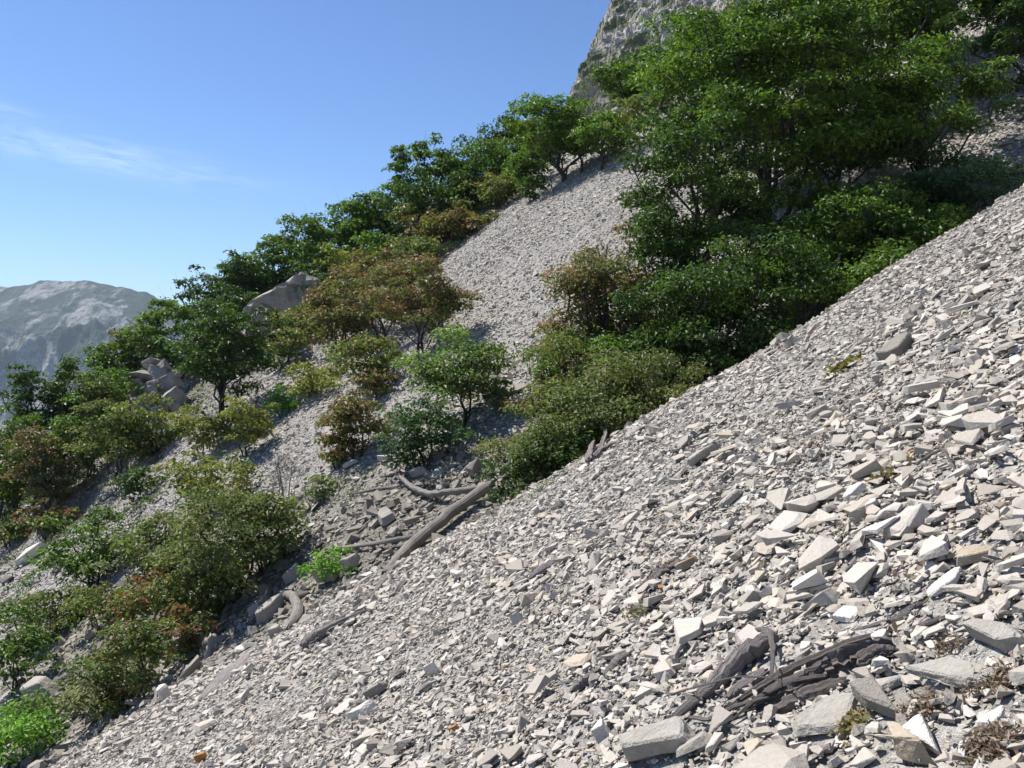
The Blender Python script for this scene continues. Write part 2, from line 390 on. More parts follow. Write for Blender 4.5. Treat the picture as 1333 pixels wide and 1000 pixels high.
def slope_frame(x, y):
    e = .3
    gx = (terrain(x + e, y, False) - terrain(x - e, y, False)) / (2 * e); gy = (terrain(x, y + e, False) - terrain(x, y - e, False)) / (2 * e)
    return gx, gy
def rot_from(x, y, tilt, shingle=.12):
    """euler rotations: normals near the slope's normal with a random tilt, random heading (long side a little across the fall line)"""
    n = len(x); gx, gy = slope_frame(x, y)
    gx = np.clip(gx, -1.4, 1.4) + rng.normal(0, tilt, n) - shingle; gy = np.clip(gy, -1.4, 1.4) + rng.normal(0, tilt, n)
    nrm = np.stack([-gx, -gy, np.ones(n)], 1); nrm /= np.linalg.norm(nrm, axis=1, keepdims=True)
    th = rng.uniform(0, 2 * math.pi, n)
    h = np.stack([np.cos(th), np.sin(th), np.zeros(n)], 1)
    X = h - nrm * (h * nrm).sum(1, keepdims=True); X /= np.linalg.norm(X, axis=1, keepdims=True)
    Y = np.cross(nrm, X)
    # matrix columns X,Y,nrm -> XYZ euler
    ey = -np.arcsin(np.clip(X[:, 2], -1, 1)); ex = np.arctan2(Y[:, 2], nrm[:, 2]); ez = np.arctan2(X[:, 1], X[:, 0])
    return np.stack([ex, ey, ez], 1)
def frustum_pts(y0, y1, dens, margin=.12, extra=1.0):
    """points in the camera's fan between two depths, even per square metre"""
    U0, U1 = -.613 - margin, .613 + margin
    area = (U1 - U0) * (y1 ** 2 - y0 ** 2) / 2 + 2 * extra * (y1 - y0); n = int(area * dens)
    y = np.sqrt(rng.uniform(y0 ** 2, y1 ** 2, n)); w = (U1 - U0) * y + 2 * extra
    x = U0 * y - extra + rng.uniform(0, 1, n) * w
    return x, y
def occupied(x, y):
    return np.zeros(len(x), bool)

EXCL = []      # (x, y, z, radius) of logs and big rocks already lying here
# ------------------------------------------------------------------ dead wood
def wood_tube(px_path, r_px, lift=.5, sides=14, fib=.22, seed=1, flat=1.0, n=26, lifts=None):
    """weathered wood along points picked on the photograph, lying on the ground: fibrous ribs, knots and torn ends"""
    r = np.random.default_rng(seed)
    H = [hit(*p) for p in px_path]; pts = np.array([h[:] for h in H]); rad = np.array([q / 1088 * h.y for q, h in zip(r_px, H)])
    pts[:, 2] += rad * lift
    if lifts is not None: pts[:, 2] += np.array(lifts)
    t0 = np.linspace(0, 1, len(pts)); t = np.linspace(0, 1, n)
    P = np.stack([np.interp(t, t0, pts[:, k]) for k in range(3)], 1); R = np.interp(t, t0, rad)
    for _ in range(2): P[1:-1] = (P[:-2] + 2 * P[1:-1] + P[2:]) / 4
    P[1:-1] += r.normal(0, .09, (n - 2, 3)) * R[1:-1, None]
    T = np.gradient(P, axis=0); T /= np.linalg.norm(T, axis=1, keepdims=True)
    d = np.concatenate([[0], np.cumsum(np.linalg.norm(np.diff(P, axis=0), axis=1))]); th = np.linspace(0, 2 * math.pi, sides, endpoint=False)
    rib = r.uniform(-fib, fib, sides); V, tint = [], []; tw = r.uniform(-1, 1) * .8 / max(d[-1], .1)
    for i in range(n):
        a = np.cross(T[i], [0, 0, 1.0]); a /= np.linalg.norm(a) + 1e-9; b = np.cross(a, T[i])
        end = min(i, n - 1 - i); tear = 1 - (.55 if end == 0 else .2 if end == 1 else 0) * r.uniform(0, 1, sides)
        rr = R[i] * (1 + rib + fib * .6 * vn(th * 1.5 + seed, d[i] / max(R[i], .01) * .35, seed)) * tear
        V.append(P[i] + np.outer(np.cos(th + tw * d[i]) * rr, a) + np.outer(np.sin(th + tw * d[i]) * rr * flat, b) + (T[i] * r.normal(0, .5, (sides, 1)) * R[i] if end == 0 else 0))
        tint.append(np.stack([np.cos(th), np.sin(th), np.full(sides, d[i])], 1))
    EXCL.extend([(P[i][0], P[i][1], P[i][2], R[i] * 1.0) for i in range(0, n, 2)])
    V = np.concatenate(V + [P[:1], P[-1:]]); tint = np.concatenate(tint + [np.zeros((1, 3)), np.array([[0, 0, d[-1]]])])
    Fc = []
    for i in range(n - 1):
        for j in range(sides):
            k = (j + 1) % sides; q = (i * sides + j, i * sides + k, (i + 1) * sides + k, (i + 1) * sides + j); Fc += [(q[0], q[1], q[2]), (q[0], q[2], q[3])]
    e = n * sides
    for j in range(sides): k = (j + 1) % sides; Fc += [(j, e, k), ((n - 1) * sides + j, (n - 1) * sides + k, e + 1)]
    return V, np.array(Fc), tint
def wood_thing(name, label, cat, pieces, m, group=None):
    """pieces: (part name, pixel path, radii in pixels, options)"""
    if len(pieces) == 1:
        nm, path, rp, kw = pieces[0]; V, Fc, T = wood_tube(path, rp, **kw); c = V.mean(0); o = link(name, mesh_np(name, V - c, Fc, False, T), m); o.location = c
        return tag(o, label, cat, group)
    root = bpy.data.objects.new(name, None); COL.objects.link(root); c = hit(*pieces[0][1][0]); root.location = c; root.empty_display_size = .1; tag(root, label, cat, group)
    for nm, path, rp, kw in pieces:
        V, Fc, T = wood_tube(path, rp, **kw); link(nm, mesh_np(nm, V - np.array(c[:]), Fc, False, T), m, root)
    return root
DW = 'dead wood strewn over the scree'
wood_thing('fallen_log', 'long grey fallen log with a curved branch, lying below the scree-edge bushes', 'log', [
  ('trunk', [(640, 645), (600, 672), (565, 700), (530, 727), (500, 752)], [6.5, 7, 7.5, 8, 5], dict(seed=1, lift=1.1, fib=.10, lifts=[.12, .1, .08, .05, 0])),
  ('branch', [(630, 652), (592, 656), (560, 656), (535, 645), (517, 629)], [4, 4, 4, 3.6, 2.6], dict(seed=2, lift=2.0, fib=.1, lifts=[.12, .12, .05, .05, .15])),
  ('branch', [(566, 704), (535, 712), (500, 717), (465, 720), (424, 722)], [3.6, 3.3, 3, 2.6, 2], dict(seed=3, lift=2.0, fib=.1, lifts=[.06, .08, .08, .05, .05])),
  ('branch', [(488, 718), (480, 710), (476, 704)], [2, 1.6, 1.0], dict(seed=31, lift=3.0, fib=.1, n=8, sides=7)),
  ('root', [(512, 742), (495, 768), (470, 790), (445, 806)], [4.5, 3.6, 2.6, 1.2], dict(seed=4, lift=.8, fib=.2)),
  ('root', [(520, 738), (500, 752), (486, 775), (478, 790)], [3.5, 3, 2, 1], dict(seed=5, lift=.6, fib=.2)),
  ('root', [(505, 745), (530, 748), (552, 750)], [2, 1.4, .8], dict(seed=6, lift=1, fib=.1, n=10, sides=7)),
 ], M_LOG, DW)
wood_thing('rotten_log', 'broken hollow log end with dark underside, below the roots of the long fallen log', 'log', [
  ('trunk', [(394, 850), (412, 836), (440, 820), (476, 798)], [6, 7, 5, 2], dict(seed=7, lift=1.1, fib=.32, sides=18)),
  ('splinter', [(420, 820), (455, 800), (480, 780)], [3, 2.6, 1.2], dict(seed=8, lift=1, fib=.3, sides=8)),
 ], M_DEAD, DW)
wood_thing('split_root', 'short split root slanting between the long fallen log and the near scree', 'root', [('root', [(512, 778), (522, 766), (535, 752)], [4, 4.5, 2], dict(seed=9, lift=.6, fib=.3, n=12))], M_DEAD, DW)
wood_thing('bark_strip', 'dark fibrous bark strip at the edge of the near scree left of the rotten log', 'bark', [
  ('bark', [(262, 916), (285, 895), (310, 874), (332, 846)], [6, 9, 9, 4], dict(seed=10, lift=.8, fib=.4, flat=.45, sides=18)),
  ('splinter', [(250, 915), (280, 890), (300, 870)], [2, 2, 1], dict(seed=11, lift=.8, fib=.3, sides=7))], M_DEAD, DW)
wood_thing('curved_root', 'pale hooked root curling round the big boulder under the thicket', 'root', [('root', [(366, 779), (380, 782), (389, 797), (385, 812), (372, 826)], [4, 5.5, 6.5, 7, 4], dict(seed=12, lift=1.3, fib=.08, n=22))], M_LOG, DW)
wood_thing('upright_stub', 'short white upright stub in front of the bent small tree', 'stub', [('stub', [(203, 920), (203, 908), (207, 896)], [2.4, 2.2, 1.6], dict(seed=13, lift=1.5, fib=.1, n=8, sides=8, lifts=[0, .15, .3]))], M_PALE, DW)
wood_thing('dead_stump', 'torn dark stump with upright splinters at the foot of the scree-edge bushes', 'stump', [
  ('splinter', [(766, 606), (770, 592), (782, 578)], [5, 3, .8], dict(seed=14, lift=1, fib=.45, lifts=[0, .10, .22])),
  ('splinter', [(774, 600), (786, 590), (802, 584)], [4, 3.4, 1], dict(seed=15, lift=.8, fib=.45, lifts=[0, .04, .08])),
  ('splinter', [(780, 594), (788, 578), (792, 562)], [3, 2.4, .8], dict(seed=16, lift=1, fib=.45, lifts=[0, .12, .30])),
  ('splinter', [(764, 600), (762, 588), (772, 570)], [2, 1.5, .6], dict(seed=44, lift=1, fib=.35, lifts=[0, .08, .14]))], M_DEAD2, DW)
wood_thing('forked_log', 'long grey log with a twisted upper end, tapering down left of the shattered dark log', 'log', [
  ('trunk', [(1012, 846), (992, 858), (960, 880), (925, 910), (880, 945), (826, 975)], [8, 12, 14, 10, 7, 3], dict(seed=17, lift=.8, fib=.24, sides=20, n=40, lifts=[.03, .03, .02, .01, 0, 0])),
  ('branch', [(985, 848), (1002, 852), (1006, 872), (1004, 898)], [3, 4, 3.6, 2], dict(seed=18, lift=1.2, fib=.15, lifts=[.06, .07, .05, .0])),
  ('splinter', [(1000, 880), (965, 900), (945, 915)], [6, 7, 3], dict(seed=19, lift=.4, fib=.4))], M_DEAD, DW)
wood_thing('shattered_log', 'shattered dark log of long rotten fibres below the white slab', 'log', [
  ('fibre', [(1160, 850), (1120, 862), (1080, 880), (1030, 905), (970, 930)], [9, 15, 13, 9, 3], dict(seed=20, lift=.6, fib=.42, sides=22, n=40)),
  ('fibre', [(1140, 835), (1100, 855), (1050, 876), (1000, 897), (940, 932)], [4, 6, 6, 5, 2], dict(seed=21, lift=1.8, fib=.2)),
  ('fibre', [(1105, 872), (1060, 892), (1010, 915), (975, 935)], [4, 6, 6, 3], dict(seed=22, lift=2.4, fib=.25)),
  ('fibre', [(1100, 898), (1060, 915), (1020, 930), (990, 940)], [7, 10, 8, 3], dict(seed=23, lift=.6, fib=.35)),
  ('fibre', [(1120, 885), (1145, 868), (1170, 855)], [10, 9, 3], dict(seed=24, lift=1.3, fib=.45, sides=18)),
  ('fibre', [(1075, 895), (1030, 905), (985, 930), (948, 950)], [3, 3.6, 3, 1], dict(seed=25, lift=5.0, fib=.2))], M_DEAD2, DW)
wood_thing('bark_piece', 'dark split log piece lying alone on the near scree in the middle', 'log', [('wood', [(883, 733), (872, 745), (850, 762), (821, 781)], [4, 8, 6.5, 2], dict(seed=26, lift=.9, fib=.32, flat=.6, sides=16))], M_DEAD2, DW)
wood_thing('thin_branch', 'thin straight dark branch on the scree above the shattered log', 'branch', [('branch', [(1075, 718), (1045, 738), (1010, 762)], [2, 3.6, 2.2], dict(seed=27, lift=.9, fib=.2))], M_DEAD, DW)
wood_thing('short_log', 'short dark log in two broken pieces left of the forked log', 'log', [
  ('wood', [(820, 856), (805, 870), (787, 886)], [4, 6, 4], dict(seed=28, lift=.8, fib=.3)),
  ('wood', [(780, 878), (765, 892), (745, 908)], [5, 7, 5], dict(seed=29, lift=.8, fib=.3))], M_DEAD, DW)
wood_thing('grey_stick', 'grey weathered stick half buried left of the dark split log piece', 'stick', [('stick', [(724, 736), (708, 748), (690, 758)], [4, 6, 5], dict(seed=30, lift=.8, fib=.25, n=14))], M_DEAD, DW)
wood_thing('small_stick', 'small brown stick below the short broken log', 'stick', [('stick', [(765, 925), (755, 935), (743, 945)], [3, 4, 3], dict(seed=32, lift=.7, fib=.2, n=12))], M_DEAD, DW)
wood_thing('long_twig', 'thin pale twig crossing over the forked log near the bottom', 'twig', [
  ('twig', [(865, 925), (905, 927), (960, 926), (1010, 926), (1050, 931)], [1.2, 1.3, 1.3, 1.2, 1], dict(seed=33, lift=1, fib=.05, sides=6, lifts=[.05, .09, .12, .1, .04])),
  ('twig', [(1003, 890), (1010, 905), (1014, 925)], [1.2, 1.1, .8], dict(seed=34, lift=1, fib=.05, sides=6, n=10, lifts=[.09, .1, .06]))], M_PALE, DW)
wood_thing('brown_twig', 'thin brown branched twig between the long log and the bottom grey slab', 'twig', [
  ('twig', [(1000, 925), (960, 938), (925, 950), (898, 948)], [2, 3, 3, 3], dict(seed=35, lift=1, fib=.15, sides=8, lifts=[.03, .03, .02, .02])),
  ('twig', [(925, 950), (915, 962), (918, 972)], [2, 2, 1.4], dict(seed=36, lift=1, fib=.15, sides=7, n=8))], M_DEAD, DW)
wood_thing('splinter_bundle', 'splintered dark branch pointing up between the white slabs at the right', 'branch', [
  ('splinter', [(1110, 828), (1150, 818), (1180, 808), (1200, 796)], [2, 3, 4, 2], dict(seed=37, lift=1, fib=.2, sides=9)),
  ('splinter', [(1170, 812), (1188, 800), (1203, 790)], [3, 5, 2], dict(seed=38, lift=1.3, fib=.3, sides=10)),
  ('splinter', [(1180, 830), (1205, 820), (1240, 808)], [3, 4, 2], dict(seed=39, lift=.8, fib=.2, sides=9))], M_DEAD, DW)
wood_thing('arched_root', 'thin arched root on the near scree at the right, under the reddish plant', 'root', [('root', [(1172, 628), (1200, 612), (1228, 605), (1245, 618)], [1.6, 2, 2, 1.4], dict(seed=40, lift=1.5, fib=.1, sides=8, lifts=[0, .04, .06, 0]))], M_DEAD, DW)
wood_thing('grey_branch', 'forked grey branch on rubble above the curved branch of the fallen log', 'branch', [('branch', [(455, 648), (490, 640), (530, 634)], [1.4, 1.8, 1.2], dict(seed=41, lift=1.6, fib=.1, sides=7))], M_LOG, DW)
wood_thing('thin_root', 'thin curving root running down beside the rotten log', 'root', [('root', [(350, 868), (380, 850), (400, 830), (438, 800)], [1.2, 1.8, 1.8, 1.2], dict(seed=42, lift=1, fib=.2, sides=7))], M_DEAD, DW)
for k, (a_, b_, c_, lab) in enumerate([((1100, 750), (1112, 740), (1120, 728), 'tiny dark twig above the small white slab'), ((1185, 745), (1200, 735), (1212, 720), 'tiny twig left of the upper white slab'),
        ((640, 870), (655, 862), (668, 850), 'small stick in the middle of the lower scree'), ((556, 985), (558, 970), (552, 955), 'upright twig near the bottom middle'),
        ((290, 935), (305, 925), (322, 910), 'small stick below the dark bark strip'), ((905, 820), (925, 812), (945, 806), 'short brown stick above the forked log')]):
    wood_thing('small_twig', lab, 'twig', [('twig', [a_, b_, c_], [2, 2.4, 1.6], dict(seed=60 + k, lift=1, fib=.2, n=10, sides=7))], M_DEAD, DW)

# ---- small dry and succulent plants among the stones
def tuft(name, label, px, py, wpx, cols, n, seed, twigs=True):
    r = np.random.default_rng(seed); p = hit(px, py); s = wpx / 1088 * p.y
    P = r.normal(0, .30, (n, 3)) * [s, s, 0]; P[:, 2] = np.abs(r.normal(0, .14, n)) * s + terrain(P[:, 0] + p.x, P[:, 1] + p.y) - p.z + .02
    nm = r.normal(0, .6, (n, 3)) + [0, 0, .7]; nm /= np.linalg.norm(nm, axis=1, keepdims=True)
    a = r.normal(size=(n, 3)) + [0, 0, .5]; a -= nm * (a * nm).sum(1, keepdims=True); a /= np.linalg.norm(a, axis=1, keepdims=True); b = np.cross(nm, a)
    L = .13 * s * r.uniform(.6, 1.4, n)[:, None]; W = L * (.28 if twigs else .6)
    V = np.stack([P - a * L, P + b * W, P + a * L, P - b * W], 1).reshape(-1, 3); i = np.arange(n) * 4
    cc = np.array(cols)[r.integers(0, len(cols), n)] * r.uniform(.75, 1.25, n)[:, None]
    o = link(name, mesh_np(name, V, np.stack([i, i + 1, i + 2, i + 3], 1), False, np.repeat(cc, 4, axis=0)), M_LEAF); o.location = p
    return tag(o, label, 'plant', 'small plants between the stones', 'thing')
DRY = [(.24, .17, .14), (.18, .12, .10), (.34, .27, .22), (.12, .08, .07)]
RED = [(.25, .08, .05), (.10, .14, .04), (.18, .10, .05), (.30, .16, .08)]
YEL = [(.26, .20, .07), (.18, .15, .05), (.12, .12, .05)]
tuft('dry_tuft', 'round dry brown tuft between the two white slabs in the bottom right corner', 1285, 985, 50, DRY, 700, 1)
tuft('dry_tuft', 'dry brown twiggy tuft left of the long white shard', 1200, 940, 40, DRY, 420, 2)
tuft('dry_tuft', 'dry tuft of stalks in the stones near the right border', 1288, 905, 48, DRY, 420, 3)
tuft('dry_tuft', 'dark dry tuft tucked against the pale slab at the right border', 1235, 852, 28, DRY, 260, 4)
tuft('reddish_plant', 'small reddish green plant under the grey stones at the right', 1275, 548, 26, RED, 240, 5, False)
tuft('yellowish_plant', 'small yellowish plant below the tilted boulder', 1098, 482, 30, YEL, 220, 6, False)
tuft('yellowish_plant', 'yellowish plant sprouting beside the big flat slab near the bottom', 1108, 955, 34, [(.30, .22, .12), (.20, .2, .08), (.34, .26, .18)], 300, 7, False)
tuft('grey_tuft', 'grey dry tuft on the scree below the dark split log piece', 832, 808, 40, [(.28, .25, .22), (.2, .17, .15)], 420, 8)
tuft('yellowish_plant', 'small yellowish plant below the grey slabs in the upper scree', 1160, 625, 34, YEL + DRY, 200, 9, False)
lx, ly = frustum_pts(1.2, 6.5, 14, .05, .3); lm = (fbm(lx * 1.3, ly * 1.3, 0, 95, 3) > .06) & (lx > -.5)
def litter():
    pts = np.stack([lx[lm], ly[lm]], 1); r = np.random.default_rng(8); ci = np.repeat(np.arange(len(pts)), 26); n = len(ci)
    x = pts[ci, 0] + r.normal(0, .06, n); y = pts[ci, 1] + r.normal(0, .06, n); P = np.stack([x, y, terrain(x, y) + r.uniform(.0, .045, n)], 1)
    nm = r.normal(0, .5, (n, 3)) + [-.4, 0, .8]; nm /= np.linalg.norm(nm, axis=1, keepdims=True)
    a = r.normal(size=(n, 3)); a -= nm * (a * nm).sum(1, keepdims=True); a /= np.linalg.norm(a, axis=1, keepdims=True); b = np.cross(nm, a)
    L = .016 * r.uniform(.5, 1.8, n)[:, None]; W = L * r.choice([.15, .5], n)[:, None]
    V = np.stack([P - a * L, P + b * W, P + a * L, P - b * W], 1).reshape(-1, 3); i = np.arange(n) * 4
    cc = np.array(DRY)[r.integers(0, 4, n)] * r.uniform(.7, 1.2, n)[:, None]
    o = link('leaf_litter', mesh_np('leaf_litter', V, np.stack([i, i + 1, i + 2, i + 3], 1), False, np.repeat(cc, 4, axis=0)), M_LEAF); tag(o, 'brown twigs and leaf litter caught between the near stones', kind='stuff')
litter()

# ------------------------------------------------------------------ rocks that stand out
def rock_mesh(name, pts, size, seed, rough, cuts=2, cracks=0.0):
    bm = bmesh.new()
    for p in pts: bm.verts.new((p[0] * size[0], p[1] * size[1], p[2] * size[2]))
    bmesh.ops.convex_hull(bm, input=bm.verts); bmesh.ops.delete(bm, geom=[v for v in bm.verts if not v.link_faces], context='VERTS')
    S = max(size)
    bmesh.ops.dissolve_limit(bm, angle_limit=math.radians(8), verts=bm.verts, edges=bm.edges)
    bmesh.ops.bevel(bm, geom=list(bm.edges), offset=.02 * S, segments=1, affect='EDGES', profile=.5)
    for k in range(cuts):
        bmesh.ops.triangulate(bm, faces=bm.faces)
        bmesh.ops.subdivide_edges(bm, edges=[e for e in bm.edges if e.calc_length() > .10 * S], cuts=1, use_grid_fill=True)
    bmesh.ops.triangulate(bm, faces=bm.faces); bm.normal_update()
    co = np.array([v.co[:] for v in bm.verts]) / S
    nn = fbm(co[:, 0] * 3 + seed, co[:, 1] * 3, co[:, 2] * 5, seed, 4) + (.5 if rough < .04 else 1.3) * np.round(2 * vn(co[:, 0] * 2, co[:, 1] * 2 + seed, co[:, 2] * 6, seed + 3)) / 2
    if cracks:
        for kx, kz, off, wd in ((7, 3, .3, .05), (3, 11, .1, .07), (2, -6, .6, .04)):
            q = (co[:, 0] * kx + co[:, 2] * kz + off + .35 * fbm(co[:, 0] * 4, co[:, 1] * 4, co[:, 2] * 4, seed + 5, 2)) % 1.0
            nn = nn - cracks * np.exp(-((np.minimum(q, 1 - q)) / wd) ** 2)
    for v, d in zip(bm.verts, nn): v.co += v.normal * float(d) * rough * S
    bmesh.ops.recalc_face_normals(bm, faces=bm.faces)
    me = bpy.data.meshes.new(name); bm.to_mesh(me); bm.free(); return me
def rock(label, p1, p2, wid, thick, m, seed, tilt=(0, 0), lift=.25, name='rock', cat='rock', group='rocks that stand out on the scree', rough=.025, chunk=False):
    """long axis from pixel p1 to pixel p2 of the photograph, lying on the slope"""
    A, B = hit(*p1), hit(*p2); u = B - A
    # keep the measured length on screen but lie no longer than that in depth
    y = (A.y + B.y) / 2; Lp = math.hypot(p2[0] - p1[0], p2[1] - p1[1]) / 1088 * y
    if u.length > 1.7 * Lp: u = u * (1.7 * Lp / u.length)
    L = u.length; X = u.normalized(); gx, gy = slope_frame(np.array([A.x]), np.array([y]))
    nrm = Vector((-float(gx[0]) + tilt[0], -float(gy[0]) + tilt[1], 1)).normalized()
    X = (X - nrm * X.dot(nrm)).normalized(); Y = nrm.cross(X); Mx = Matrix((X, Y, nrm)).transposed()
    r = np.random.default_rng(seed)
    pts = chunk_pts(r, 1.0, 1.0) if chunk else slab_pts(r, 1.0, 1.0)
    me = rock_mesh(name, pts, (L * 1.1, L * 1.1 * wid, L * 1.1 * thick), seed, rough)
    o = link(name, me, m); c = hit((p1[0] + p2[0]) / 2, (p1[1] + p2[1]) / 2)
    o.location = c + nrm * (L * thick * lift); o.rotation_euler = Mx.to_euler(); tag(o, label, cat, group, 'thing'); EXCL.append((o.location.x, o.location.y, o.location.z, L * .36)); return o
M_ORANGE = plain_stone('orange_stone', (.46, .24, .09), (.36, .17, .07))
RK = [
 ('long pale slab at the right border with a dark gap beneath', (1243, 842), (1345, 836), .42, .26, M_GREY, 1, (0, -.1), .5),
 ('big tilted grey-brown boulder sticking out high on the near scree', (1142, 480), (1196, 452), .62, .42, M_DARKROCK, 2, (-.1, -.3), .4),
 ('big flat grey slab right of the bottom centre, below the shattered log', (1030, 965), (1135, 925), .62, .13, M_GREY, 3, (0, -.12), .9),
 ('bright white pointed slab near the right border, above the long pale slab', (1210, 784), (1253, 757), .48, .13, M_WHITE, 4, (-.15, -.2), 1.3),
 ('small bright white slab above the shattered log', (1090, 812), (1124, 806), .75, .22, M_WHITE, 5, (-.1, -.2), .8),
 ('long white shard pointing down in the bottom right corner', (1188, 952), (1240, 1002), .34, .16, M_WHITE, 6, (.1, -.2), 1.0),
 ('white leaf-shaped slab right of the round dry tuft', (1264, 970), (1310, 938), .50, .12, M_WHITE, 7, (.0, -.1), 1.2),
 ('tan-stained block at the bottom border left of the white shard', (1155, 972), (1215, 1000), .55, .40, M_TAN, 8, (0, 0), .5),
 ('white slab left of the broken end of the shattered log', (1034, 856), (1070, 846), .5, .2, M_WHITE, 9, (-.1, -.1), .8),
 ('white slab tucked behind the top of the shattered log', (1136, 842), (1162, 836), .6, .2, M_WHITE, 10, (0, -.1), 1.5),
 ('large blue-grey slab at the bottom border below the forked log', (828, 990), (925, 972), .60, .22, M_GREY, 11, (0, -.05), .7),
 ('white cube-like block left of the large blue-grey slab', (776, 970), (801, 958), .9, .75, M_WHITE, 12, (-.1, 0), .5),
 ('long light slab with a dark lower edge below the long pale slab', (1195, 888), (1290, 905), .42, .14, M_GREY, 13, (.05, -.1), 1.0),
 ('grey slab with a shadowed hollow below the shattered log', (1120, 925), (1190, 935), .5, .3, M_DARKROCK, 14, (.25, -.2), .5),
 ('flat slab above the tan-stained block', (1130, 905), (1185, 898), .3, .2, M_GREY, 15, (0, 0), .6),
 ('brownish slab near the right border above the pointed white slab', (1240, 745), (1300, 728), .55, .25, M_TAN, 16, (0, -.1), .5),
 ('pale slab with a light edge in the middle of the upper near scree', (905, 604), (948, 588), .55, .22, M_GREY, 17, (-.1, -.1), .6),
 ('white block in the middle of the right scree', (1098, 655), (1130, 640), .55, .3, M_WHITE, 18, (-.1, -.1), .6),
 ('dark tilted block high at the right of the near scree', (1180, 418), (1208, 404), .5, .45, M_DARKROCK, 19, (0, -.2), .4),
 ('broad grey slab near the left end of the row of white stones', (940, 668), (975, 640), .5, .16, M_GREY, 20, (0, 0), .6),
 ('tan stone just right of the dark split log piece', (884, 745), (912, 735), .7, .3, M_TAN, 21, (0, 0), .5),
 ('long dark slab in the lower middle of the near scree', (478, 917), (512, 893), .38, .3, M_DARKROCK, 22, (0, -.1), .6),
 ('flat white stone left of the long dark slab', (461, 934), (493, 927), .75, .25, M_WHITE, 23, (-.1, -.1), .6),
 ('white cube-like stone above the long dark slab', (560, 882), (578, 872), .8, .7, M_WHITE, 24, (0, 0), .5),
 ('rounded white stone left of the bark strip', (198, 922), (219, 914), .85, .6, M_WHITE, 25, (0, 0), .4),
 ('big grey boulder hugged by the hooked root', (334, 812), (374, 788), .7, .4, M_GREY, 26, (0, -.1), .4),
 ('block under the big boulder with the hooked root', (352, 832), (372, 822), .6, .4, M_GREY, 27, (0, -.1), .4),
 ('small orange stone right below the dark split log piece', (857, 776), (867, 770), .7, .5, M_ORANGE, 28, (0, 0), .7),
 ('orange stone near the bottom border at the left', (258, 995), (272, 989), .8, .4, M_ORANGE, 29, (0, 0), .7),
 ('orange stone near the bottom border in the middle', (585, 958), (602, 951), .6, .4, M_ORANGE, 30, (0, 0), .7),
 ('rusty slab under the arched stones at the right', (1180, 597), (1200, 591), .3, .3, M_ORANGE, 31, (0, -.3), .4),
 ('white oval slab on the chute at the foot of the lone brown tree', (447, 612), (467, 603), .45, .25, M_WHITE, 32, (0, 0), .7),
 ('large grey boulder between bushes near the bottom left', (45, 918), (88, 903), .7, .5, M_GREY, 33, (0, 0), .4),
 ('long white slab between bushes at the left border', (26, 738), (66, 712), .35, .3, M_WHITE, 34, (0, -.2), .5),
 ('pale block standing by the bright green plant under the log', (414, 764), (440, 756), .6, .6, M_GREY, 35, (0, 0), .4),
 ('upright wedge rock between bright green plant and fallen log', (458, 748), (466, 728), .6, .5, M_GREY, 36, (0, 0), .5),
 ('block at the upper end of the gully near the curved branch', (608, 622), (632, 610), .7, .55, M_DARKROCK, 37, (0, 0), .4),
 ('brownish block right above the curved branch', (585, 646), (602, 636), .7, .6, M_GREY, 38, (0, 0), .4),
 ('large flat block between the two branches of the log', (495, 690), (520, 668), .8, .3, M_GREY, 39, (0, -.1), .6),
 ('long block at the foot of the light open tree', (533, 622), (560, 616), .4, .35, M_GREY, 40, (0, 0), .4),
 ('slanting block by the rounded deep green bush', (566, 602), (580, 590), .7, .5, M_DARKROCK, 41, (0, 0), .4),
 ('wedge block left of the bright green plant', (374, 762), (396, 742), .6, .5, M_GREY, 42, (0, 0), .4),
]
for q in RK: rock(*q)

def outcrop(label, px, depth, blocks, m, seed, n_small=0, jit=1.0, rough=.03, cracks=0.0, cuts=3):
    """a rock outcrop of fractured blocks; blocks: (px, py, width px, height px, lean degrees, depth offset)"""
    r = np.random.default_rng(seed); u = uv(px, 0)[0]
    base = Vector((u * depth, depth, tz(u * depth, depth))); root = bpy.data.objects.new('rock_outcrop', None); COL.objects.link(root); root.location = base
    tag(root, label, 'rock', 'rock outcrops on the wooded slope')
    bl = list(blocks)
    for _ in range(n_small):
        b = blocks[r.integers(0, len(blocks))]; bl.append((b[0] + r.normal(0, b[2] * .4), b[1] + abs(r.normal(0, b[3] * .5)) + b[3] * .15, b[2] * r.uniform(.25, .6), b[3] * r.uniform(.3, .6), r.uniform(-45, 5), b[5] - b[2] / 1088 * depth * r.uniform(.1, .35)))
    for k, (bx, by, w, h, lean, dy) in enumerate(bl):
        yy = depth + dy; uu, vv = uv(bx, by); W, Hh = w / 1088 * yy, h / 1088 * yy
        pts = slab_pts(r, 1.0, 1.0) if r.uniform() < .6 and not cracks else chunk_pts(r, 1.0, 1.0) if not cracks else [tuple(.5 * c for c in d / np.linalg.norm(d) * r.uniform(.85, 1.1)) for d in r.normal(size=(26, 3))]
        me = rock_mesh('block', pts, (W * 1.15, max(W, Hh) * .8, Hh * 1.15), seed * 10 + k, rough, cuts, cracks)
        o = link('block', me, m, root); o.location = Vector((uu * yy, yy, vv * yy)) - base; o.rotation_euler = (r.uniform(-.35, .35) * jit, math.radians(lean), r.uniform(-.6, .6) * jit)
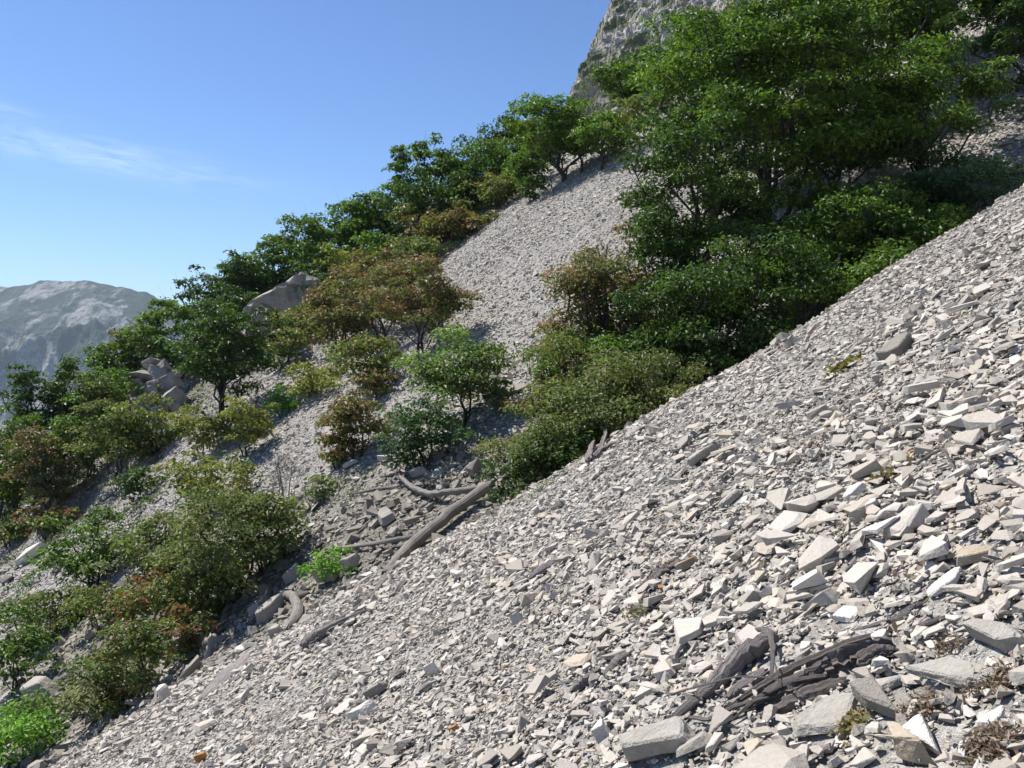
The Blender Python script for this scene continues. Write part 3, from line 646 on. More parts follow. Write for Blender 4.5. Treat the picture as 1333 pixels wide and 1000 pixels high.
outcrop('jagged pale boulder outcrop among the bushes left of the lone dark tree', 205, 47,
  [(206, 488, 36, 20, -14, 0), (196, 476, 30, 18, -22, .1), (212, 478, 22, 16, -30, 0), (182, 490, 34, 16, 0, -.4), (222, 498, 36, 20, -25, -.2), (190, 510, 36, 20, -10, -.8), (226, 520, 42, 24, -30, -.8), (184, 534, 34, 26, -20, -1.2), (206, 542, 34, 24, -25, -1.4), (240, 545, 34, 22, -30, -1.6), (172, 498, 24, 12, -12, -.6), (196, 562, 26, 20, -20, -2.2)], M_OUT, 3, 34)
outcrop('smooth slanting grey outcrop slab on the wooded slope', 360, 46,
  [(363, 398, 118, 46, -34, .6), (396, 372, 38, 20, -30, .3), (344, 414, 46, 26, -38, -.2)], M_OUT, 11, 0, .15, .03, .9, 5)
outcrop('small pale outcrop showing between bushes above the brown trees', 548, 45.5, [(545, 331, 34, 10, -20, 0), (572, 322, 22, 8, -25, 0)], M_OUT, 5, 5)

EX = np.array(EXCL)
def clear(x, y, s, k=.42):
    ok = np.ones(len(x), bool)
    for ex, ey, ez, er in EX:
        d = np.hypot(x - ex, (y - ey)); ok &= ~((d < er * .85 + k * s * .8) & (s > er * .3))
        ok &= ~((d < er * .62))
    return ok
# ---- foreground stones
x, y = frustum_pts(.9, 14.2, 660)
patch = fbm(x * .55, y * .55, 0, 71, 3); patch2 = fbm(x * 1.6, y * 1.6, 0, 72, 2)
near = np.exp(-np.hypot(x - 1.5, y - 2.2) / 2.1)
med = .054 * (1 + .35 * patch + .25 * patch2) * (1 + .42 * near)
s = med * np.exp(rng.normal(0, .48, len(x))); s = np.clip(s, .018, .34)
big = rng.uniform(size=len(x)) < .0025; s[big] *= rng.uniform(1.6, 2.6, big.sum()); s = np.minimum(s, .30)
s = np.where(np.hypot(x, y) < 1.6, np.minimum(s, .12), s)
k_ = clear(x, y, s); x, y, s = x[k_], y[k_], s[k_]
z = terrain(x, y) + rng.uniform(-.2, .30, len(x)) * s + .012
R = rot_from(x, y, .26 * np.clip(.085 / s, .38, 1))
A = dict(P=np.stack([x, y, z], 1), R=R, S=s[:, None] * np.stack([np.ones(len(x)), rng.uniform(.8, 1.1, len(x)), rng.uniform(.7, 1.4, len(x))], 1))
# the 290 that show largest become stones of their own
dist = np.maximum(y, .5); u_, v_ = x / y, z / y
vis = (np.abs(u_) < .60) & (v_ > -.51) & (v_ < .3) & (y > 1.3) & (y < 12.5)
proj = np.where(vis, s / dist, 0); order = np.argsort(-proj)
pick, keep = order[:280], np.ones(len(x), bool); keep[pick] = False
for j in pick:
    o = bpy.data.objects.new('stone', big_protos[rng.integers(0, 26)]); COL.objects.link(o)
    o.location = A['P'][j] + np.array([0, 0, .12 * s[j]]); o.rotation_euler = A['R'][j]; o.scale = A['S'][j]; o.parent = ground
near_set = {k: v[keep] for k, v in A.items()}
x, y = frustum_pts(.9, 7.5, 900, .06, .2); s = .019 * np.exp(rng.normal(0, .35, len(x))); m_ = fbm(x * 1.2, y * 1.2, 0, 76, 3) > -.25; x, y, s = x[m_], y[m_], s[m_]
gx2, gy2 = frustum_pts(.9, 5.5, 700, .06, .2); s2 = .042 * np.exp(rng.normal(0, .35, len(gx2))); k_ = clear(gx2, gy2, s2); gx2, gy2, s2 = gx2[k_], gy2[k_], s2[k_]
CHIPS = dict(P=np.stack([gx2, gy2, terrain(gx2, gy2) + rng.uniform(-.005, .03, len(gx2))], 1), R=rot_from(gx2, gy2, .28), S=s2[:, None] * np.array([[1, 1, 1.1]]))
GRIT = dict(P=np.stack([x, y, terrain(x, y) + rng.uniform(.0, .03, len(x))], 1), R=rot_from(x, y, .35), S=s[:, None] * np.array([[1, 1, 1.6]]))

def scatter(name, sets, label, nproto=30, kit=kit):
    P = np.concatenate([d['P'] for d in sets]); Rr = np.concatenate([d['R'] for d in sets]); S = np.concatenate([d['S'] for d in sets]); n = len(P)
    me = bpy.data.meshes.new(name); me.vertices.add(n); me.vertices.foreach_set('co', P.astype(np.float32).ravel())
    for nm, arr in (('rot', Rr), ('scl', S)):
        a = me.attributes.new(nm, 'FLOAT_VECTOR', 'POINT'); a.data.foreach_set('vector', arr.astype(np.float32).ravel())
    a = me.attributes.new('idx', 'INT', 'POINT'); a.data.foreach_set('value', rng.integers(0, nproto, n).astype(np.int32))
    o = link(name, me, M_STONE)
    ng = bpy.data.node_groups.new(name, 'GeometryNodeTree')
    ng.interface.new_socket('Geometry', in_out='INPUT', socket_type='NodeSocketGeometry'); ng.interface.new_socket('Geometry', in_out='OUTPUT', socket_type='NodeSocketGeometry')
    gi, go = ng.nodes.new('NodeGroupInput'), ng.nodes.new('NodeGroupOutput')
    ip = ng.nodes.new('GeometryNodeInstanceOnPoints'); ip.inputs['Pick Instance'].default_value = True
    ci = ng.nodes.new('GeometryNodeCollectionInfo'); ci.inputs['Collection'].default_value = kit
    ci.inputs['Separate Children'].default_value = True; ci.inputs['Reset Children'].default_value = True
    def na(nm, t):
        q = ng.nodes.new('GeometryNodeInputNamedAttribute'); q.data_type = t; q.inputs['Name'].default_value = nm; return q.outputs['Attribute']
    L = ng.links.new
    L(gi.outputs[0], ip.inputs['Points']); L(ci.outputs[0], ip.inputs['Instance']); L(na('idx', 'INT'), ip.inputs['Instance Index'])
    e2r = ng.nodes.new('FunctionNodeEulerToRotation'); L(na('rot', 'FLOAT_VECTOR'), e2r.inputs[0]); L(e2r.outputs[0], ip.inputs['Rotation'])
    L(na('scl', 'FLOAT_VECTOR'), ip.inputs['Scale']); L(ip.outputs[0], go.inputs[0])
    md = o.modifiers.new('scatter', 'NODES'); md.node_group = ng
    tag(o, label, kind='stuff'); return o
scatter('loose_scree_stones', [near_set, GRIT, CHIPS], 'small broken limestone pieces covering the near scree slope')

# ---- gully and far scree stones
x, y = frustum_pts(13.6, 48.5, 125, .06, 2.0)
scrub = sstep(-3.5, -13, x - .14 * (y - 20)) * (.55 + .45 * (fbm(x * .3, y * .3, 0, 81, 3) > -.15))
keepm = rng.uniform(size=len(x)) > scrub * .62
x, y, scrub = x[keepm], y[keepm], scrub[keepm]
gul = np.exp(-((y - 17.5) / 3.5) ** 2) * sstep(1.5, -1, x)
s = (.088 + .03 * fbm(x * .25, y * .25, 0, 82, 3) + .05 * gul + .04 * scrub) * np.exp(rng.normal(0, .42 + .15 * gul, len(x)))
b2 = rng.uniform(size=len(x)) < .0015 + .006 * scrub + .012 * gul; s[b2] *= rng.uniform(1.6, 3.6, b2.sum()); s = np.clip(s, .04, .95)
k_ = clear(x, y, s); x, y, s, scrub, gul = x[k_], y[k_], s[k_], scrub[k_], gul[k_]
z = terrain(x, y) + rng.uniform(-.15, .28, len(x)) * s + .01
FAR = dict(P=np.stack([x, y, z], 1), R=rot_from(x, y, .26), S=s[:, None] * np.stack([np.ones(len(x)), rng.uniform(.8, 1.1, len(x)), rng.uniform(.9, 1.6, len(x))], 1))
x, y = frustum_pts(48.5, 66, 9, .04, 2.0)
s = .22 * np.exp(rng.normal(0, .6, len(x))); z = terrain(x, y) + .1 * s
FAR2 = dict(P=np.stack([x, y, z], 1), R=rot_from(x, y, .35), S=s[:, None] * np.ones((1, 3)))
soily = np.clip(gul * 1.1 + scrub * .75 + .3 * np.clip(fbm(FAR['P'][:, 0] * .22 - FAR['P'][:, 2] * .12, FAR['P'][:, 2] * .55, 0, 84, 3), 0, 1), 0, .93); dm = rng.uniform(size=len(gul)) < soily
CLEAN, DIRT = {k: v[~dm] for k, v in FAR.items()}, {k: v[dm] for k, v in FAR.items()}
scatter('gully_rubble', [DIRT], 'dull grey-brown rubble in the gully and between the shrubs on the left flank', kit=kit_dirty)
scatter('far_scree_stones', [CLEAN, FAR2], 'fine pale scree stones across the gully and the far chute')

# ------------------------------------------------------------------ haze
def haze_box():
    me = bpy.data.meshes.new('haze'); bm = bmesh.new(); bmesh.ops.create_cube(bm, size=1.0); bm.to_mesh(me); bm.free()
    o = link('haze', me); o.scale = (14000, 8200, 990); o.location = (-3000, 3700, -65); tag(o, 'pale blue haze in the air over the valley', kind='stuff')
    m = bpy.data.materials.new('haze'); m.use_nodes = True; nt = m.node_tree; nt.nodes.clear()
    v = N(nt, 'ShaderNodeVolumePrincipled', inp={'Density': HAZE, 'Anisotropy': .1}); v.inputs['Color'].default_value = (.66, .82, 1.0, 1)
    ot = N(nt, 'ShaderNodeOutputMaterial'); nt.links.new(v.outputs[0], ot.inputs['Volume']); me.materials.append(m)
HAZE = 0.00007
haze_box()

# ------------------------------------------------------------------ trees and shrubs
PAL = dict(   # (main colours), (tip colours of new growth), how many tips
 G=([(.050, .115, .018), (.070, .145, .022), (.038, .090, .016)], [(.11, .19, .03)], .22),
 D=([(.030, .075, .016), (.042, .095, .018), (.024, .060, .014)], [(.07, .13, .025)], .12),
 X=([(.035, .080, .035), (.048, .10, .042)], [(.06, .12, .045)], .1),
 S=([(.075, .125, .042), (.062, .105, .036), (.095, .13, .05)], [(.14, .13, .06)], .18),
 B=([(.075, .110, .030), (.062, .098, .026)], [(.165, .100, .058), (.145, .105, .055), (.185, .115, .07)], .56),
 M=([(.065, .115, .030), (.078, .13, .036)], [(.15, .115, .045)], .28),
 Y=([(.095, .145, .030), (.12, .16, .035)], [(.17, .15, .05)], .25),
 R=([(.060, .100, .026), (.085, .12, .03)], [(.24, .085, .05), (.18, .10, .05)], .35),
 L=([(.075, .19, .02), (.10, .23, .03)], [(.14, .26, .04)], .3),
 O=([(.080, .135, .045), (.09, .15, .05), (.068, .118, .04)], [(.14, .22, .07)], .25),
 P=([(.085, .125, .060), (.10, .14, .07)], [(.13, .16, .09)], .3),
)
def tube(path, rad, sides=6, rough=.08, r=rng, cap=True):
    path = np.asarray(path, float); n = len(path); rad = np.asarray(rad, float)
    T = np.gradient(path, axis=0); T /= np.linalg.norm(T, axis=1, keepdims=True) + 1e-9
    ref = np.array([0, 0, 1.0]) if abs(T[0][2]) < .8 else np.array([1.0, 0, 0])
    V = []; tint = []; dl = np.concatenate([[0], np.cumsum(np.linalg.norm(np.diff(path, axis=0), axis=1))])
    for i in range(n):
        a = np.cross(T[i], ref); a /= np.linalg.norm(a) + 1e-9; b = np.cross(T[i], a)
        th = np.linspace(0, 2 * math.pi, sides, endpoint=False)
        rr = rad[i] * (1 + r.uniform(-rough, rough, sides))
        V.append(path[i] + np.outer(np.cos(th) * rr, a) + np.outer(np.sin(th) * rr, b))
        tint.append(np.stack([np.cos(th), np.sin(th), np.full(sides, dl[i])], 1))
    V = np.concatenate(V + [path[-1:] + T[-1:] * rad[-1]]); tint = np.concatenate(tint + [np.array([[0, 0, dl[-1]]])])
    Fc = []
    for i in range(n - 1):
        for j in range(sides):
            k = (j + 1) % sides; a, b, c, d = i * sides + j, i * sides + k, (i + 1) * sides + k, (i + 1) * sides + j
            Fc += [(a, b, c), (a, c, d)]
    e = n * sides
    for j in range(sides): Fc.append(((n - 1) * sides + j, (n - 1) * sides + (j + 1) % sides, e))
    return V, np.array(Fc), tint
def join(parts):
    V, Fc, T, o = [], [], [], 0
    for v, f, t in parts: V.append(v); Fc.append(f + o); T.append(t); o += len(v)
    return np.concatenate(V), np.concatenate(Fc), np.concatenate(T)
def curve(a, b, n, wob, r, sag=0.0):
    t = np.linspace(0, 1, n)[:, None]; p = a + (b - a) * t
    L = np.linalg.norm(b - a); w = r.normal(0, wob * L, (n, 3)); w[0] = 0; w[-1] = 0
    p = p + w * np.sin(t * math.pi) ; p[:, 2] += (sag * L * np.sin(t[:, 0] * math.pi)); return p

def plant(name, label, cat, loc, W, H, pal, form, leaf, dens, seed, group, lean=(0, 0), barem=None):
    """a woody plant: stems and limbs that reach every clump of leaves, and a crown of leaf-sized faces"""
    r = np.random.default_rng(seed)
    root = bpy.data.objects.new(name, None); COL.objects.link(root); root.location = loc
    root.empty_display_size = .3; tag(root, label, cat, group)
    wood = []
    base0 = {'tree': .22, 'bush': .0, 'low': .0, 'bare': .25, 'open': .14, 'tall': .12}[form]
    cz = H * (base0 + (1 - base0) / 2); rz = H * (1 - base0) / 2; rx = W / 2
    vol = 1 if form != 'open' else .75
    ncl = int(np.clip(44 * (W * H / 6) ** .42 * (1.15 if form in ('tree', 'tall') else 1) * vol, 14, 170))
    if form == 'low': ncl = max(10, ncl // 2)
    C, tries = [], 0
    lump = r.uniform(0, 50); upr = 1.0
    while len(C) < ncl and tries < 9000:
        tries += 1
        d = r.normal(size=3); d /= np.linalg.norm(d); q = r.uniform(.08, 1) ** .45
        env = 1 + .62 * float(fbm(d[0] * 1.6 + lump, d[1] * 1.6, d[2] * 1.6, seed % 97, 2))
        p = d * q * env
        if form in ('bush', 'low') and p[2] < -.25: p[:2] *= .8
        c = np.array([p[0] * rx * .92, p[1] * rx * .92, cz + p[2] * rz * .90])
        if c[2] < H * base0 * .6: continue
        C.append(c)
    C = np.array(C); C[:, 0] += lean[0] * C[:, 2]; C[:, 1] += lean[1] * C[:, 2]
    # settle the crown on the sloping ground
    gz = terrain(C[:, 0] + loc[0], C[:, 1] + loc[1]) - loc[2]
    C[:, 2] = np.maximum(C[:, 2], gz + .12 * min(W, H) + .02)
    cr = (.66 * (W * W * H) ** (1 / 3) / ncl ** .40) * r.uniform(.62, 1.25, len(C))
    # trunk(s)
    tr = .015 * H + .008 * W
    nst = 1 if form in ('tree', 'tall') else (2 if form == 'open' else int(r.integers(3, 5)))
    stems = []
    for k in range(nst):
        a = r.uniform(0, 2 * math.pi); sp = 0 if nst == 1 else .16 * W
        top = np.array([math.cos(a) * sp * 1.5 + lean[0] * H * .75, math.sin(a) * sp * 1.5 + lean[1] * H * .75, H * .78])
        b0 = np.array([math.cos(a) * sp * .12, math.sin(a) * sp * .12, -.25])
        pth = curve(b0, top, 9, .035, r); rr = tr * (1 if nst == 1 else .62) * np.linspace(1.15, .22, 9); rr[0] *= 1.25
        wood.append(tube(pth, rr, 8 if H > 4 else 6, .12, r)); stems.append((pth, rr))
    # a few scaffold limbs, and finer branches from them to every clump
    K = int(np.clip(len(C) / 7, 4, 11)); sel = [int(r.integers(0, len(C)))]
    while len(sel) < K:
        dd = np.min(np.linalg.norm(C[:, None] - C[sel][None], axis=2), axis=1); sel.append(int(np.argmax(dd)))
    limbs = []
    for k in sel:
        c = C[k]; pth, rr = stems[r.integers(0, nst)]
        h = np.clip((c[2] / H) * .70 - r.uniform(.05, .22), .10, .92); i = h * 8; i0 = int(i); f = i - i0
        s0 = pth[i0] * (1 - f) + pth[min(i0 + 1, 8)] * f; r0 = (rr[i0] * (1 - f) + rr[min(i0 + 1, 8)] * f) * .48
        lim = curve(s0, c, 8, .06, r, .06); lr = np.linspace(r0, .004 + .0012 * H, 8)
        wood.append(tube(lim, lr, 6, .1, r)); limbs.append((lim, lr))
    for k, (c, q) in enumerate(zip(C, cr)):
        if k not in sel:
            best = min(((np.linalg.norm(l[j] - c), m, j) for m, (l, _) in enumerate(limbs) for j in (2, 3, 4, 5, 6)), key=lambda t: t[0])
            l, lr = limbs[best[1]]; a0 = l[best[2]]; ra = lr[best[2]] * .55
            lim = curve(a0, c, 6, .06, r, .05); wood.append(tube(lim, np.linspace(max(ra, .004 + .0012 * H), .003 + .0008 * H, 6), 5, .1, r))
        else: lim = limbs[sel.index(k)][0][:6]
        if form in ('bare', 'open') or H > 3:
            for _ in range(2 if form != 'bare' else 6):
                e = c + r.normal(0, q * .8, 3) + np.array([0, 0, q * .3])
                wood.append(tube(curve(lim[4], e, 4, .06, r), np.linspace(.003 + .0007 * H, .002 + .0003 * H, 4), 3, 0, r))
    V, Fc, T = join(wood)
    nmt = 'trunk' if form in ('tree', 'tall') else 'stems'
    link(nmt, mesh_np(nmt, V, Fc, True, T), barem or (M_PALE if form == 'bare' else M_BARK), root)
    if form == 'bare': return root
    # leaves
    per = np.maximum(8, dens * (cr / leaf) ** 2).astype(int)
    ci = np.repeat(np.arange(len(C)), per); n = len(ci)
    d = r.normal(size=(n, 3)); d[:, 2] = np.where(d[:, 2] < -.35, -d[:, 2] * .8, d[:, 2]); d /= np.linalg.norm(d, axis=1, keepdims=True)
    flat = .62 if form in ('tree', 'tall', 'open') else .8
    q = r.uniform(.25, 1.08, n) ** .6 * (1 + .25 * r.normal(size=n) * .5)
    Rr = cr[ci][:, None] * np.array([1.12, 1.12, flat])
    P = C[ci] + d * q[:, None] * Rr
    up = np.array([0, 0, 1.0]); nm = d * .55 + up * .65 + r.normal(0, .48, (n, 3)); nm /= np.linalg.norm(nm, axis=1, keepdims=True)
    a = r.normal(size=(n, 3)) + d * .8 - up * .2; a -= nm * (a * nm).sum(1, keepdims=True); a /= np.linalg.norm(a, axis=1, keepdims=True); b = np.cross(nm, a)
    L = leaf * r.uniform(.65, 1.25, n)[:, None]; Wd = L * r.uniform(.42, .6, n)[:, None]
    mid = P + nm * L * .08
    V = np.stack([P - a * L * .5, mid + b * Wd * .5 - a * L * .06 , P + a * L * .5 - nm * L * .12, mid - b * Wd * .5 - a * L * .06], 1).reshape(-1, 3)
    gz = terrain(V[:, 0] + loc[0], V[:, 1] + loc[1], False) - loc[2]; V[:, 2] = np.maximum(V[:, 2], gz + .01)
    i = np.arange(n) * 4; Fc = np.stack([i, i + 1, i + 2, i + 3], 1)
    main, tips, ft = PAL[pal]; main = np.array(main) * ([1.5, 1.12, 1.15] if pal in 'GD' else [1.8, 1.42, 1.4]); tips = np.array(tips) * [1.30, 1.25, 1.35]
    cl = main[r.integers(0, len(main), len(C))][ci] * r.uniform(.85, 1.18, len(C))[ci][:, None]
    clt = r.uniform(.3, 1.5, len(C))[ci]                      # some clumps carry more new growth than others
    pt = np.clip(ft * clt * (q > .62) * (.55 + .75 * np.clip(d[:, 2], 0, 1)) * 1.5, 0, .95)
    tp = tips[r.integers(0, len(tips), n)]
    cc = np.where((r.uniform(size=n) < pt)[:, None], tp, cl) * r.uniform(.78, 1.25, n)[:, None]
    tint = np.repeat(cc, 4, axis=0)
    link('crown', mesh_np('crown', V, Fc, False, tint), M_LEAF, root)
    return root

def put(px, base, top, w, pal, form, name, label, group=None, lean=(0, 0), dens=1.0, leafpx=None):
    """px and base/top/width measured on the photograph; base 'd17' stands on ground hidden by the slope, 17 m away"""
    if isinstance(base, str):
        y = float(base[1:]); u = uv(px, 0)[0]; p = Vector((u * y, y, tz(u * y, y)))
    else: p = hit(px, base)
    v = uv(0, top)[1]; H = max(.25, v * p.y - p.z); W = w * 1.22 / 1088 * p.y
    leaf = (leafpx or (7.5 if p.y < 28 else 6.2)) / 1088 * p.y; leaf = min(max(leaf, .07), .30)
    global _seed; _seed += 13
    cat = 'tree' if name.endswith('tree') or 'sapling' in name else 'bush' if form != 'low' else 'plant'
    return plant(name, label, cat, p, W, H, pal, form, leaf, 13 * dens, _seed, group, lean)
_seed = 1000
GT, SB, SK, LB = 'trees below the crest of the near scree', 'shrubs along the edge of the near scree', 'trees and shrubs along the skyline', 'shrubs on the left flank'
MB, = ['shrubs growing on the far scree chute'],
BIG = [
 (1012, 'd20', -70, 250, 'G', 'tree', 'broadleaf_tree', 'tallest green tree with a thick forked trunk in the middle of the big cluster', GT),
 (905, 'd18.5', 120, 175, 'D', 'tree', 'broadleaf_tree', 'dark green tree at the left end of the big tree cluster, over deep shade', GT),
 (930, 'd24', -10, 185, 'G', 'tree', 'broadleaf_tree', 'bright green tree rising behind the dark tree at the left end of the cluster', GT),
 (1120, 'd25', -90, 240, 'G', 'tree', 'broadleaf_tree', 'green tree reaching over the top of the picture, just right of the tallest one', GT),
 (1200, 'd20', 60, 170, 'G', 'tree', 'broadleaf_tree', 'spreading green tree with layered sprays left of the pale gap at the right', GT),
 (1356, 'd20', -70, 150, 'D', 'tree', 'broadleaf_tree', 'tree with a dark bare trunk at the right border of the picture', GT, (-.12, 0)),
 (1215, 'd27', -110, 170, 'G', 'tree', 'broadleaf_tree', 'yellowish green tree at the top right behind the trunk at the border', GT),
 (1088, 'd21.5', 110, 160, 'G', 'tree', 'broadleaf_tree', 'mid-sized green tree filling the gap right of the tallest trunk', GT),
 (1072, 'd19.4', 215, 130, 'G', 'bush', 'young_tree', 'upright young tree filling the space just right below the tallest trunk', GT),
 (1110, 'd18.8', 285, 120, 'G', 'bush', 'young_tree', 'green young tree between the tallest trunk and the lit young tree', GT),
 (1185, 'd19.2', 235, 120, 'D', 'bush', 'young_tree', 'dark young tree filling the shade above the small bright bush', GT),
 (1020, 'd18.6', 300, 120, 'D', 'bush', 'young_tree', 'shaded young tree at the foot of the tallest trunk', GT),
 (870, 'd17.4', 230, 90, 'D', 'bush', 'young_tree', 'dark upright young tree at the left edge of the big cluster, above the brown-tipped bushes', GT),
 (1035, 'd16.4', 285, 190, 'G', 'bush', 'young_tree', 'low leafy young tree in front of the tallest trunk, over the scree edge', GT),
 (1140, 'd17.3', 235, 170, 'G', 'bush', 'young_tree', 'lit young tree leaning over the scree edge below the pale gap', GT),
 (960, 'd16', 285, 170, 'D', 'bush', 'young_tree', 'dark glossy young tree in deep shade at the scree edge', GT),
 (1262, 'd18.2', 200, 130, 'X', 'bush', 'rounded_bush', 'blue-green rounded bush nearest the right border on the scree edge', GT),
 (1205, 'd17.6', 255, 100, 'G', 'bush', 'rounded_bush', 'small bright bush just left of the blue-green bush on the scree edge', GT),
 (893, 'd15.6', 330, 140, 'D', 'bush', 'young_tree', 'dark young tree between the brown-tipped shrubs and the big trees', GT),
 (765, 'd17.2', 284, 108, 'B', 'bush', 'brown_tipped_bush', 'tall brown-tipped bush at the left edge of the big green mass, against pale scree', SB),
 (812, 'd18.2', 250, 96, 'B', 'bush', 'brown_tipped_bush', 'brown-tipped bush whose top stands highest beside the dark tree', SB),
 (815, 'd16.6', 385, 150, 'G', 'bush', 'green_bush', 'mid green bush with pale dead twigs between brown shrubs and dark trees', SB),
 (722, 'd16.6', 385, 50, 'M', 'bush', 'narrow_bush', 'narrow dull bush standing against the pale far scree', SB),
 (728, 'd15.2', 455, 130, 'M', 'bush', 'brown_tipped_bush', 'reddish-brown and green bush above the base of the long fallen log', SB),
 (790, 'd14.3', 455, 180, 'S', 'bush', 'grey_green_bush', 'widest grey-green bush on the near scree edge', SB),
 (868, 'd14.6', 462, 110, 'S', 'bush', 'grey_green_bush', 'grey-green bush at the right end of the scree-edge shrubs', SB),
 (700, 'd13.7', 545, 120, 'S', 'bush', 'grey_green_bush', 'olive bush hanging over the upper end of the fallen log', SB),
 (662, 'd13.3', 598, 56, 'D', 'bush', 'small_bush', 'small dark bush touching the upper end of the fallen log', SB),
 (745, 'd13.6', 560, 110, 'D', 'bush', 'small_bush', 'dark low bush with bare roots in the middle of the scree edge', SB),
]
MID = [
 (548, 468, 332, 110, 'B', 'open', 'brown_tipped_tree', 'brown-tipped tree with many dark stems and a shadow on the chute to its right', MB),
 (500, 450, 340, 130, 'B', 'open', 'brown_tipped_tree', 'widest brown-tipped tree left of the pale chute', MB),
 (445, 455, 360, 90, 'B', 'bush', 'brown_tipped_bush', 'brown-tipped bush left of the widest brown tree', MB),
 (395, 450, 398, 85, 'M', 'bush', 'brown_tipped_bush', 'olive-brown bush below the smooth slanting outcrop', MB),
 (365, 478, 425, 70, 'M', 'bush', 'brown_tipped_bush', 'low olive bush right of the dark lone tree', MB),
 (480, 505, 428, 100, 'M', 'bush', 'brown_tipped_bush', 'dull green bush below the brown trees, with dark shade beneath', MB),
 (462, 600, 496, 95, 'B', 'open', 'brown_tipped_bush', 'small brown-tipped tree alone in the middle of the lower chute', MB),
 (440, 612, 560, 60, 'R', 'bush', 'small_bush', 'low reddish bush at the foot of the lone brown-tipped tree', MB),
 (605, 552, 435, 140, 'O', 'open', 'green_open_tree', 'light open green tree with visible stems on the lower end of the chute', MB),
 (558, 608, 518, 100, 'X', 'bush', 'rounded_green_bush', 'dense rounded deep green bush left below the light open tree', MB),
 (522, 622, 562, 50, 'X', 'bush', 'rounded_green_bush', 'small dark bush at the lower left of the dense rounded one', MB),
 (655, 540, 505, 40, 'P', 'bush', 'small_bush', 'small pale bush right of the light open tree on the scree', MB),
 (400, 522, 475, 75, 'Y', 'low', 'low_green_plant', 'yellow-green low shrub on pale scree between two rubble strips', MB),
 (368, 545, 508, 50, 'L', 'low', 'low_green_plant', 'bright green ground plant lower left of the yellow-green shrub', MB),
 (430, 760, 722, 62, 'L', 'low', 'low_green_plant', 'bright green plant under the branch of the fallen log', MB),
 (490, 520, 480, 60, 'B', 'bush', 'brown_tipped_bush', 'small brown bush between the widest brown tree and the rounded green one', MB),
]
